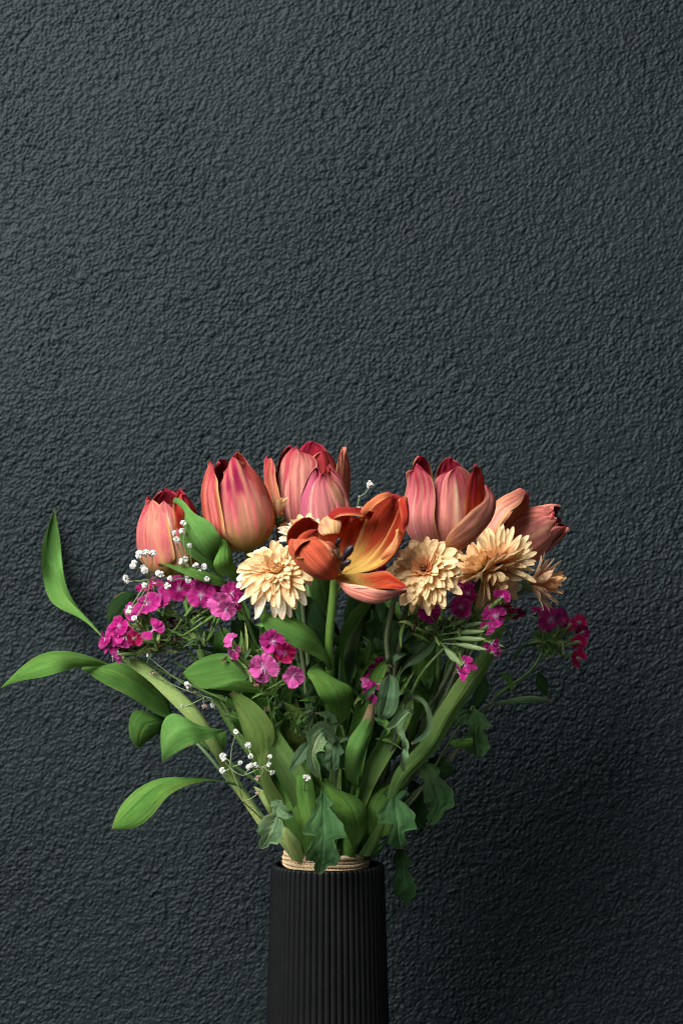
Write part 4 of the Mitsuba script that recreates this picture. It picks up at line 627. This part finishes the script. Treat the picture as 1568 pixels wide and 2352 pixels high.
G = blade([(930, 1616, -42), (946, 1600, -50), (970, 1606, -56), (987, 1640, -56), (982, 1682, -50), (944, 1708, -42)], [3, 8, 9, 8, 7, 3], roll=[10, 40, 55, 40, 20, 30], cup=0.5, n=34, m=7)
part(k, 'leaf', flat(G, leafcol(34, 7, 'grey', 672)), 'leaf_mat', 'narrow leaf curled into a hoop')
G = blade([(932, 1640, -50), (920, 1680, -56), (926, 1700, -58), (934, 1724, -56), (924, 1748, -58), (928, 1772, -54)], [4, 10, 8, 11, 9, 3], roll=[0, 50, -40, 60, -30, 20], cup=0.9, n=44, m=11, wav=0.6, seed=5)
part(k, 'leaf', flat(G, leafcol(44, 11, 'silver', 673)), 'soft_mat', 'withered crumpled grey leaf')
G = blade([(950, 1640, -52), (938, 1632, -58), (920, 1642, -60), (905, 1658, -60), (888, 1674, -56)], [3, 6, 9, 10, 2], roll=[40, 20, -10, -20, 0], cup=0.7, n=26, m=9, wav=0.3, seed=7)
part(k, 'leaf', flat(G, leafcol(26, 9, 'silver', 674)), 'soft_mat')
G = blade([(906, 1566, -36), (930, 1530, -34), (960, 1506, -34), (988, 1482, -34), (1000, 1462, -36)], [2, 4, 12, 11, 1], roll=20, cup=0.5, fold=0.2, n=26, m=9)
part(k, 'leaf', flat(G, leafcol(26, 9, 'grey', 675)), 'leaf_mat')
stem(k, [(930, 1616, -42), (905, 1700, -26), (850, 1860, -10)], 31, (3, 4, 5), ((0.10, 0.13, 0.07),))
k = thing('leafy_branch', 'silvery toothed leaf curling over itself near the bottom middle', 'leafy branch', BR)
lobed(k, [(776, 1722, -40), (762, 1690, -58), (742, 1680, -66), (724, 1700, -70), (716, 1740, -70), (732, 1786, -64)], 28, 'silver', 681, lobes=2.6, depth=0.6, cup=0.7)
lobed(k, [(756, 1700, -44), (764, 1720, -54), (762, 1745, -56), (764, 1772, -54)], 26, 'grey', 682, lobes=1.6, depth=0.3, cup=0.5)
leaf2(k, [(712, 1700), (690, 1712), (672, 1740), (664, 1772)], [(712, 1702), (708, 1735), (690, 1755), (665, 1773)], [-46, -56, -58, -52], 'grey', bulge=0.1, fold=-0.2, seed=683, rib=1)
stem(k, [(772, 1724, -40), (770, 1800, -26), (762, 1900, -20)], 32, (3, 4), ((0.08, 0.11, 0.06),))
k = thing('leafy_branch', 'pale toothed leaves at the lower left just above the twine', 'leafy branch', BR)
lobed(k, [(644, 1846, -34), (634, 1876, -48), (620, 1910, -52), (600, 1950, -46)], 34, 'silver', 691, lobes=2.2, depth=0.45, cup=0.4)
lobed(k, [(622, 1838, -30), (640, 1856, -44), (658, 1868, -50), (674, 1872, -48)], 20, 'silver', 692, lobes=1.6, depth=0.2, cup=0.7)
leaf2(k, [(640, 1900), (612, 1860), (590, 1820), (582, 1806)], [(650, 1890), (632, 1850), (610, 1820), (584, 1806)], [-14, -26, -28], 'pale', seed=693)
stem(k, [(640, 1850, -30), (655, 1900, -22), (690, 1945, -20)], 33, (3, 4), ((0.12, 0.18, 0.08),))
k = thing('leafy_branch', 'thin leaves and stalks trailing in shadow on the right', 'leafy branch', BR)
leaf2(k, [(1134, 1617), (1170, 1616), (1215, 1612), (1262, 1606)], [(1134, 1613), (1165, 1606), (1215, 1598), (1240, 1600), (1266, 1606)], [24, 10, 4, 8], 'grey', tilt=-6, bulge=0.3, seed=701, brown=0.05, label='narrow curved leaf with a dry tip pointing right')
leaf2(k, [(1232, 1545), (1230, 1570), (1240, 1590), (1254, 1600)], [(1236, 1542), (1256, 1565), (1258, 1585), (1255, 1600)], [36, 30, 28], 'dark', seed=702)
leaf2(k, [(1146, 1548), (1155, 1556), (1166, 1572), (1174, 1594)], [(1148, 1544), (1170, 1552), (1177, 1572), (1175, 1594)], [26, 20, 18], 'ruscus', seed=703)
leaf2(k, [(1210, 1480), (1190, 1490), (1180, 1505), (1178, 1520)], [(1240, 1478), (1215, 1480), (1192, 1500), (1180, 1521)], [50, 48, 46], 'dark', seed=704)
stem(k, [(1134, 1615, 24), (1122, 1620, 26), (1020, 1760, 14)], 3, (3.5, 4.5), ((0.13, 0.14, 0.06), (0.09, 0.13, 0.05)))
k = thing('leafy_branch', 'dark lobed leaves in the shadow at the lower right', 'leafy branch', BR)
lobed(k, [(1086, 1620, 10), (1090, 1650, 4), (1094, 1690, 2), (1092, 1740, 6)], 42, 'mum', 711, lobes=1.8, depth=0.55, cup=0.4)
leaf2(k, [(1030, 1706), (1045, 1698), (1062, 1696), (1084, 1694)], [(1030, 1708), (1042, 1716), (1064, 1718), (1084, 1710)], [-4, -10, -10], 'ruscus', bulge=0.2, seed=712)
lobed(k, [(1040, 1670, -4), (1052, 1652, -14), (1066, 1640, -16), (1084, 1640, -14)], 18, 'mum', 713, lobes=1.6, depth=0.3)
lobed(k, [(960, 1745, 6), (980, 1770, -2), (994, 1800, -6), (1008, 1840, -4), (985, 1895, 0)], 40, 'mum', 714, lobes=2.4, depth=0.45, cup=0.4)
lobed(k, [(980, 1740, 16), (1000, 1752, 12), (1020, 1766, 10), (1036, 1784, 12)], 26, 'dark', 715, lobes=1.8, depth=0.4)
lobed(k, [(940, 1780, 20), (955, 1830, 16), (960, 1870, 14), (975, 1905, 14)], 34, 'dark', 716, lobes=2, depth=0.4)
leaf2(k, [(1060, 1640), (1085, 1600), (1096, 1570), (1105, 1545)], [(1090, 1640), (1118, 1600), (1122, 1570), (1108, 1545)], [22, 16, 16], 'dark', seed=717)
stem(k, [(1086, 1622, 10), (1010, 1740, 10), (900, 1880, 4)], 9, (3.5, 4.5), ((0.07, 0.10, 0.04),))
k = thing('leafy_branch', 'dark jagged leaf behind the hairy stems of the round chrysanthemum', 'leafy branch', BR)
lobed(k, [(905, 1560, 4), (890, 1500, -4), (876, 1440, -8), (862, 1385, -6)], 50, 'mum', 721, lobes=2.4, depth=0.4, cup=0.3)
stem(k, [(932, 1387, -30), (919, 1474, -26), (906, 1545, -22), (870, 1760, -8)], 12, (5, 6), GS)
# leaves low in the middle and deep inside, seen between the others
k = thing('leafy_branch', 'broad overlapping leaves wrapped round the stems above the twine', 'leafy branch', BR)
for j, (A_, B_, dd, kd) in enumerate((
    ([(690, 1965), (660, 1900), (625, 1820), (600, 1750)], [(735, 1965), (715, 1880), (690, 1800), (640, 1740), (602, 1748)], [-20, -28, -26, -16], 'tulip'),
    ([(700, 1965), (690, 1880), (680, 1800), (688, 1730)], [(745, 1965), (728, 1880), (720, 1800), (690, 1730)], [-26, -40, -40, -30], 'tulip'),
    ([(670, 1975), (640, 1935), (622, 1915), (612, 1895)], [(700, 1975), (690, 1940), (665, 1905), (614, 1893)], [-22, -28, -24], 'pale'),
    ([(640, 1640), (648, 1700), (640, 1660), (650, 1612)], [(720, 1760), (716, 1700), (700, 1640), (652, 1612)], [-10, -20, -16], 'olive'),
    ([(790, 1970), (790, 1930), (796, 1890), (806, 1860)], [(815, 1970), (818, 1930), (816, 1890), (807, 1860)], [-20, -24, -20], 'tulip'),
    ([(820, 1965), (850, 1950), (870, 1940), (890, 1925)], [(822, 1975), (848, 1975), (872, 1960), (891, 1926)], [-10, -14, -10], 'dark'))):
    leaf2(k, A_, B_, dd, kd, seed=730 + j, bulge=0.2)
for j, (x0, y0, d0) in enumerate(((650, 1850, -14), (672, 1840, -8), (700, 1850, -20), (760, 1830, -10), (830, 1840, 0), (860, 1800, 4), (880, 1740, 6))):
    stem(k, [(x0, y0, d0), ((x0 + 745) / 2, 1920, d0)], j * 3 + 1, (8, 10, 9), ((0.12, 0.22, 0.05), (0.17, 0.28, 0.08)))
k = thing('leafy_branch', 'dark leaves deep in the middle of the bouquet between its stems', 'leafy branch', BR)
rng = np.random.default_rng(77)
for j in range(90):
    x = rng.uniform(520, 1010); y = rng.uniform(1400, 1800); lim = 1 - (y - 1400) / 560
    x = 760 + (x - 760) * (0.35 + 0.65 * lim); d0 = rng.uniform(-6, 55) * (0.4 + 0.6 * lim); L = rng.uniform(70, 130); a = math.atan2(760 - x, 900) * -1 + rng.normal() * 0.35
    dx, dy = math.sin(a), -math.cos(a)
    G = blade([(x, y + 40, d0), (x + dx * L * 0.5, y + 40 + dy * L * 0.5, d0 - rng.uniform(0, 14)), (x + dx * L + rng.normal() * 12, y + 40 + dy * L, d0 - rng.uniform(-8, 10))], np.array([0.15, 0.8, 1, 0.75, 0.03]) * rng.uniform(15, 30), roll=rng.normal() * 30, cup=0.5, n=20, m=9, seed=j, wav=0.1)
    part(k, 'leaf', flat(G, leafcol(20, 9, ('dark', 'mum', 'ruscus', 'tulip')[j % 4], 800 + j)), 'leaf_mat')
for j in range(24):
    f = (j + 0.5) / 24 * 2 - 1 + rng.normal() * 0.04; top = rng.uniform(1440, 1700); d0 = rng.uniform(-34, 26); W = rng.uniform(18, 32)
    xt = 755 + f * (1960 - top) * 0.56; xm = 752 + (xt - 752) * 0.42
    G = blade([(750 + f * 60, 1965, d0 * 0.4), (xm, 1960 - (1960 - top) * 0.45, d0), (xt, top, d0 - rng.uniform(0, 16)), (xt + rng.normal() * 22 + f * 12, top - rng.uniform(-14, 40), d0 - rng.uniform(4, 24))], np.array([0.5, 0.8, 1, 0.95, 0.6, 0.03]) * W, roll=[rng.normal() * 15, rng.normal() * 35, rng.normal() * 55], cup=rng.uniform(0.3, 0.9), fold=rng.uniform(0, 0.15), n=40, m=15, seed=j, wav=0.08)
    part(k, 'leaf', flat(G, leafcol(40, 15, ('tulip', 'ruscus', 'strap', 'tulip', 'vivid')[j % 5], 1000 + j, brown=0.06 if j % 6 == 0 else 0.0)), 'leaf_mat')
for j in range(60):
    y = rng.uniform(1470, 1820); x = 755 + rng.uniform(-1, 1) * (1975 - y) * 0.42; d0 = rng.uniform(-44, 4); L = rng.uniform(40, 92); a = (x - 755) / 300 + rng.normal() * 0.8; dx, dy = math.sin(a), -math.cos(a)
    G = blade([(x, y, d0 + 8), (x + dx * L * 0.35, y + dy * L * 0.35, d0), (x + dx * L * 0.7 + rng.normal() * 4, y + dy * L * 0.7, d0 - rng.uniform(0, 10)), (x + dx * L + rng.normal() * 12, y + dy * L + rng.uniform(0, 16), d0 - rng.uniform(-8, 12))], np.array([0.12, 0.75, 1, 0.85, 0.5, 0.02]) * rng.uniform(6, 17), roll=[rng.normal() * 20, rng.normal() * 40], cup=rng.uniform(0.2, 1.0), fold=rng.uniform(0, 0.25), n=24, m=11, seed=j, wav=0.14)
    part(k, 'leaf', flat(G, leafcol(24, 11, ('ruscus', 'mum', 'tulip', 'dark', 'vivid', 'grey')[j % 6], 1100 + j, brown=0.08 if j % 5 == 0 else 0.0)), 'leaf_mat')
bracts(k, [(x, y, d) for x, y, d in ((620, 1590, -48), (640, 1650, -36), (720, 1620, -40), (690, 1680, -36), (760, 1720, -34), (560, 1640, -20), (860, 1700, -24), (900, 1600, -30), (540, 1560, -16), (830, 1640, -30))], 90, 1200, (34, 84), W=4.2, kinds=('grey', 'vivid', 'mum', 'strap'))
for j in range(46):
    left = j % 2 == 0
    x, y = (rng.uniform(400, 640), rng.uniform(1460, 1760)) if left else (rng.uniform(900, 1110), rng.uniform(1430, 1720))
    edge = 300 + (y - 1460) * 0.85 if left else 1180 - (y - 1430) * 0.75
    if (x < edge + 60) if left else (x > edge - 40): x = edge + rng.uniform(60, 150) * (1 if left else -1)
    d0 = rng.uniform(4, 40); L = rng.uniform(60, 120); a = (-0.7 if left else 0.6) + rng.normal() * 0.4; dx, dy = math.sin(a), -math.cos(a)
    G = blade([(x - dx * L * 0.3, y - dy * L * 0.3, d0), (x + dx * L * 0.3, y + dy * L * 0.3, d0 - rng.uniform(0, 14)), (x + dx * L * 0.7 + rng.normal() * 10, y + dy * L * 0.7 + 6, d0 - rng.uniform(-8, 10))], np.array([0.15, 0.8, 1, 0.75, 0.03]) * rng.uniform(9, 24), roll=rng.normal() * 30, cup=0.5, n=20, m=9, seed=j, wav=0.1)
    part(k, 'leaf', flat(G, leafcol(20, 9, ('dark', 'mum', 'ruscus', 'tulip')[j % 4], 900 + j)), 'leaf_mat')
for j in range(16):
    x = rng.uniform(560, 960); d0 = rng.uniform(-10, 50)
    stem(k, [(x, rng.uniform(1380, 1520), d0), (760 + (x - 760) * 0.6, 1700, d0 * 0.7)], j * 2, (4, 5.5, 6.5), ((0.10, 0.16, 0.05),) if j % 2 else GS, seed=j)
